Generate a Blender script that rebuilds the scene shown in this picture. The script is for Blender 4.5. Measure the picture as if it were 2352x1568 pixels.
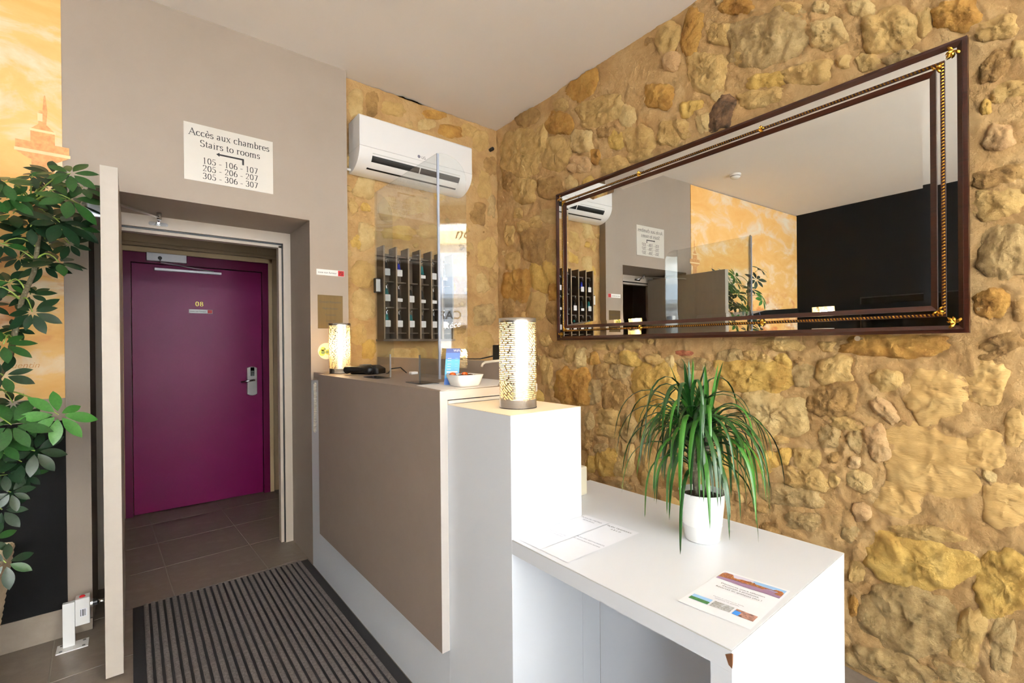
import bpy, bmesh, math, random
from mathutils import Vector, Matrix, noise
for o in list(bpy.data.objects): bpy.data.objects.remove(o)
SC=bpy.context.scene; COL=SC.collection
R=math.radians; PI=math.pi
# ---------------------------------------------------------------- camera (solved from the photograph's vanishing points)
F,CY,YAW,PIT,ROL=1078.2,793.96,.682,-.00287,-.009226; HC=1.311
fw=Vector((math.sin(YAW)*math.cos(PIT),math.cos(YAW)*math.cos(PIT),math.sin(PIT)))
rt=Vector((math.cos(YAW),-math.sin(YAW),0)); up=rt.cross(fw)
rt,up=math.cos(ROL)*rt+math.sin(ROL)*up, -math.sin(ROL)*rt+math.cos(ROL)*up
cd=bpy.data.cameras.new('camera'); cam=bpy.data.objects.new('camera',cd); COL.objects.link(cam)
cd.sensor_width=36; cd.lens=F/2352*36; cd.shift_y=(CY-784)/2352; cd.clip_start=.02
M=Matrix((rt,up,-fw)).transposed().to_4x4(); M.translation=(0,0,HC); cam.matrix_world=M
SC.camera=cam
vs=SC.view_settings; vs.view_transform='Standard'; vs.look='None'; vs.gamma=1; vs.use_curve_mapping=False
vs.exposure=0.27
# ---------------------------------------------------------------- daylight: sky through the shop window, sun on the street
w=bpy.data.worlds.new('sky'); SC.world=w; w.use_nodes=True
bg=w.node_tree.nodes['Background']; bg.inputs[0].default_value=(.80,.90,1,1); bg.inputs[1].default_value=8.0
sd=bpy.data.lights.new('sun','SUN'); sd.energy=95; sd.angle=R(3); sd.color=(1,.985,.97)
so=bpy.data.objects.new('sun',sd); COL.objects.link(so); so.rotation_euler=Vector((-.55,-.46,-.7)).to_track_quat('-Z','Y').to_euler()
YF=-2.3   # inner face of the window wall behind the camera
WX0,WX1,WZ0,WZ1=-2.5,2.0,.2,2.9
pd=bpy.data.lights.new('window_portal','AREA'); pd.shape='RECTANGLE'; pd.size=WX1-WX0; pd.size_y=WZ1-WZ0; pd.cycles.is_portal=True
po=bpy.data.objects.new('window_portal',pd); COL.objects.link(po); po.location=((WX0+WX1)/2,YF-.1,(WZ0+WZ1)/2); po.rotation_euler=(R(90),0,0)
XL=-2.62
# ---------------------------------------------------------------- pixel helpers (2352x1568 frame)
def ray(x,y): return (x-1176)/F*rt-(y-CY)/F*up+fw
def onz(x,y,z): d=ray(x,y); p=d*((z-HC)/d.z); return Vector((p.x,p.y,z))
def onx(x,y,X): d=ray(x,y); p=d*(X/d.x); p.z+=HC; return p
def ony(x,y,Y): d=ray(x,y); p=d*(Y/d.y); p.z+=HC; return p
WA=R(2.4); WS=Vector((math.sin(WA),math.cos(WA),0)); WN=Vector((-math.cos(WA),math.sin(WA),0)); WP=Vector((2.214,.6,0))-WS*3.0
def wall(s,z,h=0): p=WP+WS*s+WN*h; return Vector((p.x,p.y,z))
def onwall(x,y):
    d=ray(x,y); n=-WN; t=n.dot(WP)/n.dot(d); p=d*t; return ((p-WP).dot(WS),p.z+HC)
# ---------------------------------------------------------------- materials
def lin(c): return tuple((v/255/12.92 if v/255<=.04045 else ((v/255+.055)/1.055)**2.4) for v in c)+(1,)
MT={}
def mat(name,c,rough=.5,metal=0,var=None,scale=6,bump=0,bscale=40,coat=0,emit=0,spec=.5,stretch=None,detail=6):
    m=bpy.data.materials.new(name); m.use_nodes=True; nt=m.node_tree; b=nt.nodes['Principled BSDF']
    b.inputs['Base Color'].default_value=lin(c); b.inputs['Roughness'].default_value=rough; b.inputs['Metallic'].default_value=metal
    b.inputs['Coat Weight'].default_value=coat; b.inputs['Specular IOR Level'].default_value=spec
    tc=mp=None
    if var or bump:
        tc=nt.nodes.new('ShaderNodeTexCoord'); mp=nt.nodes.new('ShaderNodeMapping'); nt.links.new(tc.outputs['Object'],mp.inputs[0])
        if stretch: mp.inputs['Scale'].default_value=stretch
    if var:
        n=nt.nodes.new('ShaderNodeTexNoise'); n.inputs['Scale'].default_value=scale; n.inputs['Detail'].default_value=detail; n.inputs['Roughness'].default_value=.65
        r=nt.nodes.new('ShaderNodeValToRGB'); cs=[c]+list(var); el=r.color_ramp.elements
        for i,cc in enumerate(cs):
            p=.3+.42*i/max(1,len(cs)-1)
            if i<2: e=el[i]; e.position=p
            else: e=el.new(p)
            e.color=lin(cc)
        nt.links.new(mp.outputs[0],n.inputs['Vector']); nt.links.new(n.outputs['Fac'],r.inputs[0]); nt.links.new(r.outputs[0],b.inputs['Base Color'])
    if bump:
        n2=nt.nodes.new('ShaderNodeTexNoise'); n2.inputs['Scale'].default_value=bscale; n2.inputs['Detail'].default_value=8; n2.inputs['Roughness'].default_value=.7
        bp=nt.nodes.new('ShaderNodeBump'); bp.inputs['Strength'].default_value=bump; bp.inputs['Distance'].default_value=.018
        nt.links.new(mp.outputs[0],n2.inputs['Vector']); nt.links.new(n2.outputs['Fac'],bp.inputs['Height']); nt.links.new(bp.outputs[0],b.inputs['Normal'])
    if emit: b.inputs['Emission Color'].default_value=lin(c); b.inputs['Emission Strength'].default_value=emit
    MT[name]=m; return m
mat('taupe',(151,137,124),.6,var=[(157,143,130)],scale=2,bump=.05,bscale=150)
mat('taupe_dark',(150,136,124),.55,var=[(158,143,131)],scale=2,bump=.05,bscale=150)
mat('ceiling_white',(243,236,229),.85,var=[(239,231,224)],scale=.8,bump=.05,bscale=60)
mat('black_wall',(12,11,13),.75,bump=.06,bscale=200,spec=.25)
mat('white_laminate',(229,232,238),.32)
mat('laminate_edge',(205,203,198),.4)
mat('grey_laminate',(142,127,116),.5,var=[(146,131,120)],scale=12)
mat('lit_edge_laminate',(190,183,177),.45)  # counter laminate lightened, window light painted into the colour
mat('magenta',(122,0,80),.38,var=[(114,0,74)],scale=3,bump=.03,bscale=90,spec=.25)
mat('magenta_frame',(96,0,58),.38,spec=.25)
mat('door_grey',(150,139,124),.5,var=[(156,145,130)],scale=8,stretch=(6,6,.6))
mat('door_edge',(176,167,156),.5,var=[(170,160,149)],scale=9)
mat('frame_beige',(190,177,162),.45)
mat('panel_wood',(150,128,98),.5,var=[(142,120,92)],scale=5)
mat('casing_wood',(196,172,132),.5)
mat('dark_door',(70,38,40),.45,var=[(60,32,34)],scale=6)
mat('tile',(132,121,108),.38,var=[(120,108,97),(138,126,114)],scale=7,bump=.06,bscale=50)
mat('grout',(150,143,132),.9)
mat('skirting_tile',(150,138,124),.45,var=[(140,127,114)],scale=20)
mat('mat_rib',(90,83,80),.95,var=[(112,104,100),(136,128,124)],scale=120,bump=.6,bscale=300)
mat('mat_rubber',(34,33,36),.7,bump=.1)
mat('chrome',(220,220,222),.12,1)
mat('steel',(200,196,190),.3,1,var=[(208,204,198)],scale=3,stretch=(1,1,60))
mat('brushed',(212,208,200),.38,1)
mat('alu',(190,190,194),.35,.9)
mat('black_plastic',(20,20,22),.4)
mat('black_gloss',(8,8,10),.12)
mat('white_plastic',(238,236,234),.35)
mat('grey_plastic',(120,118,116),.5)
mat('beige_plastic',(214,208,186),.45)
mat('ivory',(236,226,206),.4)
mat('ceramic',(244,243,240),.2,coat=.4)
mat('paper',(243,244,250),.6)
mat('cloth',(232,228,226),.8,bump=.2,bscale=120)
mat('ink',(40,36,36),.6); mat('ink_grey',(120,120,135),.6); mat('ink_faint',(190,192,205),.6)
mat('red',(190,20,30),.5); mat('blue_card',(18,90,180),.35); mat('cyan_card',(20,150,205),.35); mat('navy',(18,50,130),.4); mat('skyblue',(120,180,230),.5)
mat('gold_text',(215,180,90),.35,.6)
mat('gold',(222,172,70),.3,1,var=[(160,112,36)],scale=120)
mat('mahogany',(40,15,8),.32,coat=.15,var=[(60,25,12),(30,11,6)],scale=14,stretch=(1,.15,8))
mat('mirror_glass',(236,238,236),.0,1)
mat('soil',(60,42,30),.95,bump=.8,bscale=120)
mat('leaf_dark',(14,36,20),.35,var=[(24,52,28)],scale=9)
mat('leaf_mid',(26,62,24),.36,var=[(36,80,30)],scale=9)
mat('leaf_light',(44,96,34),.38,var=[(60,116,44)],scale=9)
mat('drac_dark',(22,58,20),.3,var=[(34,78,26)],scale=14)
mat('drac_light',(44,96,28),.3,var=[(66,120,42)],scale=14)
mat('drac_tip',(150,140,60),.4)
mat('bark',(120,112,88),.9,var=[(84,76,56),(150,144,120)],scale=40,bump=.5,bscale=60)
mat('petiole',(120,140,60),.5)
mat('planter',(206,188,160),.7,var=[(192,172,144)],scale=30,bump=.3,bscale=160)
mat('teal',(10,110,110),.4); mat('tagwhite',(235,230,228),.5); mat('cobalt',(30,40,150),.4)
mat('caramel',(190,84,20),.25,coat=.6); mat('chocolate',(60,30,18),.3)
mat('clover_y',(222,210,90),.6); mat('clover_g',(120,140,90),.6); mat('disc',(240,224,196),.6)
mat('sign_metal',(214,208,198),.35,.15,var=[(222,217,208)],scale=2); mat('edge_blue',(142,148,162),.2); mat('chip',(110,70,40),.9)
mat('photo_orange',(196,120,60),.5,var=[(120,60,40),(235,180,90)],scale=160); mat('photo_violet',(150,120,150),.5); mat('photo_sky',(150,190,232),.5); mat('photo_lilac',(212,206,226),.5)
mat('photo_green',(70,130,60),.5,var=[(40,90,40)],scale=200); mat('photo_white',(210,215,220),.5,var=[(120,110,100)],scale=200); mat('photo_dark',(70,36,44),.5,var=[(210,160,140)],scale=120); mat('photo_blue',(60,130,210),.5)
STN=[mat('stone_cream',(184,146,87),.95,var=[(207,170,105),(218,186,122)],scale=10,bump=1,bscale=42,detail=10),
 mat('stone_yellow',(190,146,71),.95,var=[(216,176,93),(230,194,114)],scale=10,bump=1,bscale=42,detail=10),
 mat('stone_ochre',(156,107,44),.95,var=[(193,144,68),(212,167,87)],scale=10,bump=1,bscale=42,detail=10),
 mat('stone_grey',(151,121,76),.95,var=[(192,161,107),(216,188,133)],scale=12,bump=1,bscale=50,detail=10),
 mat('stone_brown',(140,105,60),.95,var=[(178,139,82),(201,163,102)],scale=12,bump=1,bscale=50,detail=10),
 mat('stone_pale',(193,157,98),.95,var=[(214,182,122),(227,200,142)],scale=10,bump=1,bscale=42,detail=10),
 mat('stone_pink',(189,147,98),.95,var=[(212,173,121),(225,193,143)],scale=10,bump=1,bscale=42,detail=10),
 mat('stone_dark',(58,50,38),.95,var=[(120,89,61),(169,129,90)],scale=16,bump=1,bscale=40,detail=10),
 mat('stone_plaster',(202,161,97),.95,var=[(215,176,111),(222,186,121)],scale=6,bump=.7,bscale=30,stretch=(1,1,4)),
 mat('stone_brick',(145,66,41),.9,var=[(184,123,85)],scale=40,bump=.6)]
mat('mortar',(184,142,88),.95,var=[(205,165,108),(216,181,126)],scale=6,bump=1,bscale=50,detail=10)
def glassmat(name,tint=(252,253,253),ior=1.5):
    m=bpy.data.materials.new(name); m.use_nodes=True; nt=m.node_tree; nt.nodes.clear()
    o=nt.nodes.new('ShaderNodeOutputMaterial'); mx=nt.nodes.new('ShaderNodeMixShader'); t=nt.nodes.new('ShaderNodeBsdfTransparent'); g=nt.nodes.new('ShaderNodeBsdfGlossy'); fr=nt.nodes.new('ShaderNodeFresnel')
    t.inputs[0].default_value=lin(tint); g.inputs['Roughness'].default_value=0; fr.inputs[0].default_value=ior
    gm=nt.nodes.new('ShaderNodeNewGeometry'); mm=nt.nodes.new('ShaderNodeMapRange'); mm.inputs['To Min'].default_value=ior; mm.inputs['To Max'].default_value=1/ior; nt.links.new(gm.outputs['Backfacing'],mm.inputs['Value']); nt.links.new(mm.outputs[0],fr.inputs[0])
    nt.links.new(fr.outputs[0],mx.inputs[0]); nt.links.new(t.outputs[0],mx.inputs[1]); nt.links.new(g.outputs[0],mx.inputs[2]); nt.links.new(mx.outputs[0],o.inputs[0]); MT[name]=m; return m
glassmat('acrylic',(250,252,252),1.58); glassmat('acrylic_edge',(200,212,226),1.9); glassmat('window_glass',(255,255,255),1.3); glassmat('lamination',(250,250,252),1.45)
# warm translucent lamp liner
m=bpy.data.materials.new('lamp_liner'); m.use_nodes=True; nt=m.node_tree; nt.nodes.clear(); o_=nt.nodes.new('ShaderNodeOutputMaterial'); tr_=nt.nodes.new('ShaderNodeBsdfTranslucent'); tr_.inputs[0].default_value=lin((255,236,196)); tp_=nt.nodes.new('ShaderNodeBsdfTransparent'); mx_=nt.nodes.new('ShaderNodeMixShader'); mx_.inputs[0].default_value=.42; nt.links.new(tp_.outputs[0],mx_.inputs[1]); nt.links.new(tr_.outputs[0],mx_.inputs[2]); nt.links.new(mx_.outputs[0],o_.inputs[0]); MT['lamp_liner']=m
mat('bulb',(255,226,170),.5,emit=12)
# ---------------------------------------------------------------- mesh helpers
class MB:
    def __init__(s): s.v=[]; s.f=[]; s.mi=[]; s.ms=[]
    def add(s,vs,fs,mt=None):
        b=len(s.v); s.v+=[tuple(p) for p in vs]; s.f+=[tuple(b+i for i in f) for f in fs]
        if mt is not None and mt not in s.ms: s.ms.append(mt)
        s.mi+=[s.ms.index(mt) if mt is not None else 0]*len(fs); return s
    def box(s,x0,x1,y0,y1,z0,z1,mt=None):
        return s.add([(x,y,z) for z in(z0,z1) for y in(y0,y1) for x in(x0,x1)],[(0,2,3,1),(4,5,7,6),(0,1,5,4),(2,6,7,3),(0,4,6,2),(1,3,7,5)],mt)
    def prism(s,poly,z0,z1,ax='z',mt=None):
        n=len(poly)
        def P(a,b,c): return (a,b,c) if ax=='z' else ((c,a,b) if ax=='x' else (a,c,b))
        vs=[P(a,b,z0) for a,b in poly]+[P(a,b,z1) for a,b in poly]
        return s.add(vs,[tuple(range(n))[::-1],tuple(range(n,2*n))]+[(i,(i+1)%n,n+(i+1)%n,n+i) for i in range(n)],mt)
    def lathe(s,prof,c=(0,0,0),n=32,mt=None,a=1,b=1,sq=2):
        vs=[];k=len(prof)
        for i in range(n):
            t=2*PI*i/n; cx,sy=math.cos(t),math.sin(t); q=(abs(cx)**sq+abs(sy)**sq)**(-1/sq)
            for r,z in prof: vs.append((c[0]+r*q*cx*a,c[1]+r*q*sy*b,c[2]+z))
        return s.add(vs,[(i*k+j,((i+1)%n)*k+j,((i+1)%n)*k+j+1,i*k+j+1) for i in range(n) for j in range(k-1)],mt)
    def cyl(s,p,q,r,n=12,mt=None,r2=None):
        return s.tube([p,q],[r,r if r2 is None else r2],n,mt)
    def tube(s,pts,rad,n=8,mt=None,cap=True):
        pts=[Vector(p) for p in pts]; k=len(pts); rad=rad if isinstance(rad,(list,tuple)) else [rad]*k
        vs=[];u=None
        for i,p in enumerate(pts):
            t=(pts[min(i+1,k-1)]-pts[max(i-1,0)]).normalized()
            if u is None: u=t.orthogonal().normalized()
            else: u=(u-t*u.dot(t)).normalized()
            w_=t.cross(u)
            vs+=[p+(u*math.cos(2*PI*j/n)+w_*math.sin(2*PI*j/n))*rad[i] for j in range(n)]
        fs=[(i*n+j,i*n+(j+1)%n,(i+1)*n+(j+1)%n,(i+1)*n+j) for i in range(k-1) for j in range(n)]
        if cap: fs+=[tuple(range(n))[::-1],tuple(range((k-1)*n,k*n))]
        return s.add(vs,fs,mt)
    def mesh(s,name,mt=None,smooth=False,bevel=0):
        me=bpy.data.meshes.new(name); me.from_pydata(s.v,[],s.f)
        for q in (s.ms if s.ms and s.ms[0] is not None else [mt]): me.materials.append(MT[q] if isinstance(q,str) else q)
        if s.ms and s.ms[0] is not None: me.polygons.foreach_set('material_index',s.mi)
        if bevel:
            bm=bmesh.new(); bm.from_mesh(me); bmesh.ops.bevel(bm,geom=bm.edges[:],offset=bevel,segments=2,affect='EDGES',profile=.5,clamp_overlap=True); bm.to_mesh(me); bm.free()
        if smooth: me.polygons.foreach_set('use_smooth',[True]*len(me.polygons))
        me.update(); return me
def obj(name,mb,mt=None,parent=None,smooth=False,bevel=0,local=None):
    me=mb if isinstance(mb,bpy.types.Mesh) else mb.mesh(name,mt,smooth,bevel)
    o=bpy.data.objects.new(name,me); COL.objects.link(o)
    if parent:
        o.parent=parent
        if local is None: o.matrix_parent_inverse=WORLD(parent).inverted()
    return o
def WORLD(o):
    m=Matrix.LocRotScale(o.location,o.rotation_euler,o.scale)
    if o.parent: return WORLD(o.parent)@o.matrix_parent_inverse@m
    return m
def tag(o,label,cat,group=None):
    o['label']=label; o['category']=cat
    if group: o['group']=group
    return o
def thing(name,label,cat,loc=(0,0,0),rz=0,group=None):
    o=bpy.data.objects.new(name,None); COL.objects.link(o); o.location=loc; o.rotation_euler=(0,0,rz); o.empty_display_size=.05; return tag(o,label,cat,group)
def struct(name,mb,mt,label=None,cat=None,**k):
    o=obj(name,mb,mt,**k); o['kind']='structure'
    if label: o['label']=label
    if cat: o['category']=cat
    return o
def BX(name,x0,x1,y0,y1,z0,z1,mt,parent=None,bevel=0): return obj(name,MB().box(x0,x1,y0,y1,z0,z1),mt,parent,bevel=bevel)
def rrect(x0,x1,y0,y1,r,n=5,corners=(1,1,1,1)):
    out=[]
    for k,(cx,cy) in enumerate(((x1-r,y1-r),(x0+r,y1-r),(x0+r,y0+r),(x1-r,y0+r))):
        if not corners[k]: out.append(((x1,y1),(x0,y1),(x0,y0),(x1,y0))[k]); continue
        for i in range(n+1): t=PI/2*k+PI/2*i/n; out.append((cx+r*math.cos(t),cy+r*math.sin(t)))
    return out
# ---------------------------------------------------------------- lettering
def text(s,size,mt,M,parent=None,align='CENTER',name='lettering',space=1,shear=0,sx=1):
    cu=bpy.data.curves.new('t','FONT'); cu.body=s; cu.size=size; cu.align_x=align; cu.space_character=space; cu.shear=shear
    t=bpy.data.objects.new('t',cu); COL.objects.link(t); bpy.context.view_layer.update()
    me=bpy.data.meshes.new_from_object(t.evaluated_get(bpy.context.evaluated_depsgraph_get())); bpy.data.objects.remove(t)
    for v in me.vertices: c=v.co; c.x*=sx; v.co=M@Vector((c.x,c.y,0))
    me.materials.clear(); me.materials.append(MT[mt]); return obj(name,me,None,parent)
# serif letters drawn with a flat nib
def G():
    L=lambda *a:('L',)+a; A=lambda *a:('A',)+a; S=lambda x,y,h=.08:('S',x,y,h)
    return {' ':(.26,[]),'-':(.34,[('H',.03,.2,.28,.2)]),
 'A':(.7,[('T',.06,0,.36,.67),L(.33,.67,.62,0),('H',.18,.23,.52,.23),S(.06,0,.09),S(.63,0,.1)]),
 'S':(.54,[A(.27,.5,.17,.16,20,260),A(.27,.17,.19,.17,-160,80)]),
 'a':(.45,[A(.18,.11,.13,.11,0,360),L(.3,.02,.3,.32),A(.19,.33,.11,.11,0,160)]),
 'b':(.5,[L(.1,0,.1,.68),S(.07,.68,.05),A(.25,.22,.17,.22,0,360)]),'c':(.44,[A(.23,.22,.18,.22,45,315)]),
 'e':(.45,[A(.23,.22,.18,.22,0,320),('H',.06,.25,.4,.25)]),'è':(.45,[A(.23,.22,.18,.22,0,320),('H',.06,.25,.4,.25),L(.2,.68,.27,.55)]),
 'h':(.5,[L(.1,0,.1,.68),S(.07,.68,.05),A(.25,.28,.14,.15,0,180),L(.39,0,.39,.28),S(.1,0),S(.39,0)]),
 'i':(.28,[L(.13,0,.13,.44),S(.1,.44,.05),S(.13,0),L(.12,.6,.14,.62)]),
 'm':(.77,[L(.1,0,.1,.44),S(.07,.44,.05),A(.24,.29,.13,.14,0,180),L(.37,0,.37,.28),A(.5,.29,.13,.14,0,180),L(.63,0,.63,.28),S(.1,0),S(.37,0),S(.63,0)]),
 'o':(.5,[A(.24,.22,.19,.22,0,360)]),'r':(.35,[L(.1,0,.1,.44),S(.07,.44,.05),A(.24,.3,.13,.13,40,170),S(.1,0)]),
 's':(.39,[A(.19,.335,.11,.105,20,260),A(.19,.115,.13,.115,-160,80)]),
 't':(.29,[L(.12,.08,.12,.58),('H',.03,.43,.25,.43),A(.2,.09,.08,.08,180,310)]),
 'u':(.5,[L(.1,.14,.1,.44),A(.23,.14,.13,.13,180,360),L(.37,0,.37,.44),S(.07,.44,.05),S(.34,.44,.05)]),
 'x':(.48,[L(.07,.44,.38,0),('T',.39,.44,.06,0),S(.08,.44,.07),S(.38,.44,.06),S(.07,0,.06),S(.38,0,.07)]),
 '0':(.5,[A(.24,.33,.18,.33,0,360)]),'1':(.5,[L(.24,0,.24,.66),S(.24,0,.1),('T',.12,.58,.25,.66)]),
 '2':(.5,[A(.23,.49,.16,.17,-20,165),('T',.38,.43,.06,.02),('H',.06,.03,.42,.03)]),
 '3':(.5,[A(.22,.5,.15,.16,-80,155),A(.22,.17,.18,.17,-155,90)]),'5':(.5,[('H',.12,.64,.4,.64),('T',.12,.64,.09,.38),A(.21,.2,.19,.2,-155,115)]),
 '6':(.5,[A(.25,.2,.18,.2,0,360),A(.42,.22,.35,.44,110,185)]),'7':(.5,[('H',.06,.63,.42,.63),L(.42,.63,.2,0)]),'8':(.5,[A(.24,.5,.14,.16,0,360),A(.24,.17,.17,.17,0,360)])}
GL=G()
def serif(s,size,mt,M,parent=None,sx=1.0,track=.03,name='lettering',nib=.092):
    mb=MB(); wd=sum(GL[c][0]+track for c in s); x=-wd/2; k=0
    def stroke(pts,nw,nh):
        nonlocal k
        for (a,b),(c,d) in zip(pts,pts[1:]):
            e1=[(a+i*nw/2,b+j*nh/2) for i in(-1,1) for j in(-1,1)]+[(c+i*nw/2,d+j*nh/2) for i in(-1,1) for j in(-1,1)]
            h=hull(e1); k+=1
            mb.add([M@Vector((p[0]*size*sx,p[1]*size,k*1.5e-7)) for p in h],[tuple(range(len(h)))])
    def hull(P):
        P=sorted(set(P)); 
        def half(P):
            o=[]
            for p in P:
                while len(o)>1 and (o[-1][0]-o[-2][0])*(p[1]-o[-2][1])-(o[-1][1]-o[-2][1])*(p[0]-o[-2][0])<=0: o.pop()
                o.append(p)
            return o
        a=half(P); b=half(P[::-1]); return a[:-1]+b[:-1]
    for c in s:
        adv,st=GL[c]
        for q in st:
            if q[0]=='L': stroke([(x+q[1],q[2]),(x+q[3],q[4])],nib,.02)
            elif q[0]=='T': stroke([(x+q[1],q[2]),(x+q[3],q[4])],.045,.02)
            elif q[0]=='H': stroke([(x+q[1],q[2]),(x+q[3],q[4])],.02,.05)
            elif q[0]=='S': stroke([(x+q[1]-q[3],q[2]),(x+q[1]+q[3],q[2])],.02,.036)
            else:
                _,cx,cy,rx,ry,a0,a1=q; n=14
                stroke([(x+cx+rx*math.cos(R(a0+(a1-a0)*i/n)),cy+ry*math.sin(R(a0+(a1-a0)*i/n))) for i in range(n+1)],nib,.025)
        x+=adv+track
    return obj(name,mb,mt,parent)
def facing(p,zrot=0): return Matrix.Translation(p)@Matrix.Rotation(zrot,4,'Z')@Matrix.Rotation(PI/2,4,'X')   # text plane upright, readable from -Y
def flat(p,zrot): return Matrix.Translation(p)@Matrix.Rotation(zrot,4,'Z')
# ================================================================ STRUCTURE
XL=-2.62; YB=2.96; YS=3.03; CEIL=3.05; JX0,JX1,JZ=-.15,.842,2.07
XR0=wall(0,0).x
# floor: grout bed with tiles laid on a slightly turned grid
fl=struct('floor',MB().box(XL,2.45,YF,4.9,-.06,-.003),'grout','grey brown ceramic floor tiles with pale joints','floor')
ta=R(2.6); tc_,ts_=math.cos(ta),math.sin(ta)
def clip(poly,x0,x1,y0,y1):
    for ax,val,sg in((0,x0,1),(0,x1,-1),(1,y0,1),(1,y1,-1)):
        out=[]
        for i in range(len(poly)):
            p,q=poly[i],poly[(i+1)%len(poly)]; a,b=(p[ax]-val)*sg,(q[ax]-val)*sg
            if a>=0: out.append(p)
            if a*b<0: t=a/(a-b); out.append((p[0]+(q[0]-p[0])*t,p[1]+(q[1]-p[1])*t))
        poly=out
        if not poly: return []
    return poly
gx,gy=.168,3.048
tile_mesh=None
for i in range(-8,7):
    for j in range(-13,6):
        a,b,g=i*.451,j*.451,.0022
        sq=[(a+g,b+g),(a+.451-g,b+g),(a+.451-g,b+.451-g),(a+g,b+.451-g)]
        P=[(gx+u*tc_-v*ts_*1.0,gy+u*ts_+v*tc_) for u,v in sq]
        C=clip(P,XL,2.45,YF,4.88)
        if len(C)<3: continue
        ins=all(XL<p[0]<2.45 and YF<p[1]<4.88 for p in P)
        if ins and tile_mesh:
            o=obj('tile',tile_mesh,None,fl)
        elif ins:
            tile_mesh=MB().prism([(g,g),(.451-g,g),(.451-g,.451-g),(g,.451-g)],-.008,0).mesh('tile','tile',bevel=.0012)
            o=obj('tile',tile_mesh,None,fl)
        else: o=obj('tile',MB().prism(C,-.008,0),'tile',fl); continue
        o.location=(gx+a*tc_-b*ts_,gy+a*ts_+b*tc_,0); o.rotation_euler=(0,0,ta)
# ceiling, gently uneven
mb=MB(); nx,ny=56,42
for j in range(ny+1):
    for i in range(nx+1):
        x=XL-.1+(2.6-XL+.1)*i/nx; y=YF-.12+(YS+.12-YF+.12)*j/ny
        mb.v.append((x,y,CEIL+.008*noise.noise((x*.9,y*.9,3))+.003*noise.noise((x*4,y*4,1))))
mb.f=[(j*(nx+1)+i,(j+1)*(nx+1)+i,(j+1)*(nx+1)+i+1,j*(nx+1)+i+1) for j in range(ny) for i in range(nx)]; mb.mi=[0]*len(mb.f)
ce=struct('ceiling',mb,'ceiling_white','off white plaster ceiling with slight waves','ceiling',smooth=True)
BX('ceiling_slab',XL-.2,2.75,YF-.3,YS+.2,CEIL+.015,CEIL+.15,'ceiling_white',ce)
# back wall: taupe partition with a deep doorway
mb=MB(); 
mb.box(XL-.15,JX0,YB,3.43,0,CEIL+.02); mb.box(JX0,JX1,YB,3.43,JZ,CEIL+.02); mb.box(JX1,1.072,YB,3.43,0,CEIL+.02)
wb=struct('wall_back',mb,'taupe','taupe painted wall around the deep doorway','wall')
# mural strip, rail and black dado left of the doorway
m=bpy.data.materials.new('mural_paint'); m.use_nodes=True; nt=m.node_tree; b=nt.nodes['Principled BSDF']; b.inputs['Roughness'].default_value=.7
tc=nt.nodes.new('ShaderNodeTexCoord'); mp=nt.nodes.new('ShaderNodeMapping'); mp.inputs['Scale'].default_value=(1.1,1,2.0); mp.inputs['Rotation'].default_value=(0,R(22),0); nt.links.new(tc.outputs['Object'],mp.inputs[0])
n1=nt.nodes.new('ShaderNodeTexNoise'); n1.inputs['Scale'].default_value=2.6; n1.inputs['Detail'].default_value=10; n1.inputs['Roughness'].default_value=.62; n1.inputs['Distortion'].default_value=.6
r1=nt.nodes.new('ShaderNodeValToRGB'); el=r1.color_ramp.elements; el[0].position=.36; el[0].color=lin((228,174,98)); el[1].position=.7; el[1].color=lin((240,227,206)); e_=el.new(.5); e_.color=lin((234,187,116))
nt.links.new(mp.outputs[0],n1.inputs['Vector']); nt.links.new(n1.outputs['Fac'],r1.inputs[0])
# low down the painted quay: russet washes with a shape of their own
n2=nt.nodes.new('ShaderNodeTexNoise'); n2.inputs['Scale'].default_value=7; n2.inputs['Detail'].default_value=9; nt.links.new(mp.outputs[0],n2.inputs['Vector'])
sx_=nt.nodes.new('ShaderNodeSeparateXYZ'); nt.links.new(tc.outputs['Object'],sx_.inputs[0])
mr=nt.nodes.new('ShaderNodeMapRange'); mr.inputs['From Min'].default_value=2.05; mr.inputs['From Max'].default_value=1.75; nt.links.new(sx_.outputs['Z'],mr.inputs['Value'])
mr3=nt.nodes.new('ShaderNodeMapRange'); mr3.inputs['From Min'].default_value=1.28; mr3.inputs['From Max'].default_value=1.42; nt.links.new(sx_.outputs['Z'],mr3.inputs['Value'])
mr2=nt.nodes.new('ShaderNodeMapRange'); mr2.inputs['From Min'].default_value=.48; mr2.inputs['From Max'].default_value=.66; nt.links.new(n2.outputs['Fac'],mr2.inputs['Value'])
mu=nt.nodes.new('ShaderNodeMath'); mu.operation='MULTIPLY'; nt.links.new(mr.outputs[0],mu.inputs[0]); nt.links.new(mr2.outputs[0],mu.inputs[1])
mu2=nt.nodes.new('ShaderNodeMath'); mu2.operation='MULTIPLY'; nt.links.new(mu.outputs[0],mu2.inputs[0]); nt.links.new(mr3.outputs[0],mu2.inputs[1])
mx=nt.nodes.new('ShaderNodeMix'); mx.data_type='RGBA'; mx.inputs['B'].default_value=lin((206,130,72)); nt.links.new(mu2.outputs[0],mx.inputs['Factor']); nt.links.new(r1.outputs[0],mx.inputs['A']); nt.links.new(mx.outputs['Result'],b.inputs['Base Color']); MT['mural_paint']=m
mat('mural_line',(196,128,70),.7,var=[(226,176,116)],scale=60); mat('mural_light',(244,214,164),.7)
MX=-.235
mu_=tag(obj('wall_mural',MB().box(XL,MX,YB-.006,YB,1.086,CEIL-.012),'mural_paint'),'yellow painted mural of clouds and stone towers on the back wall','mural')
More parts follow.
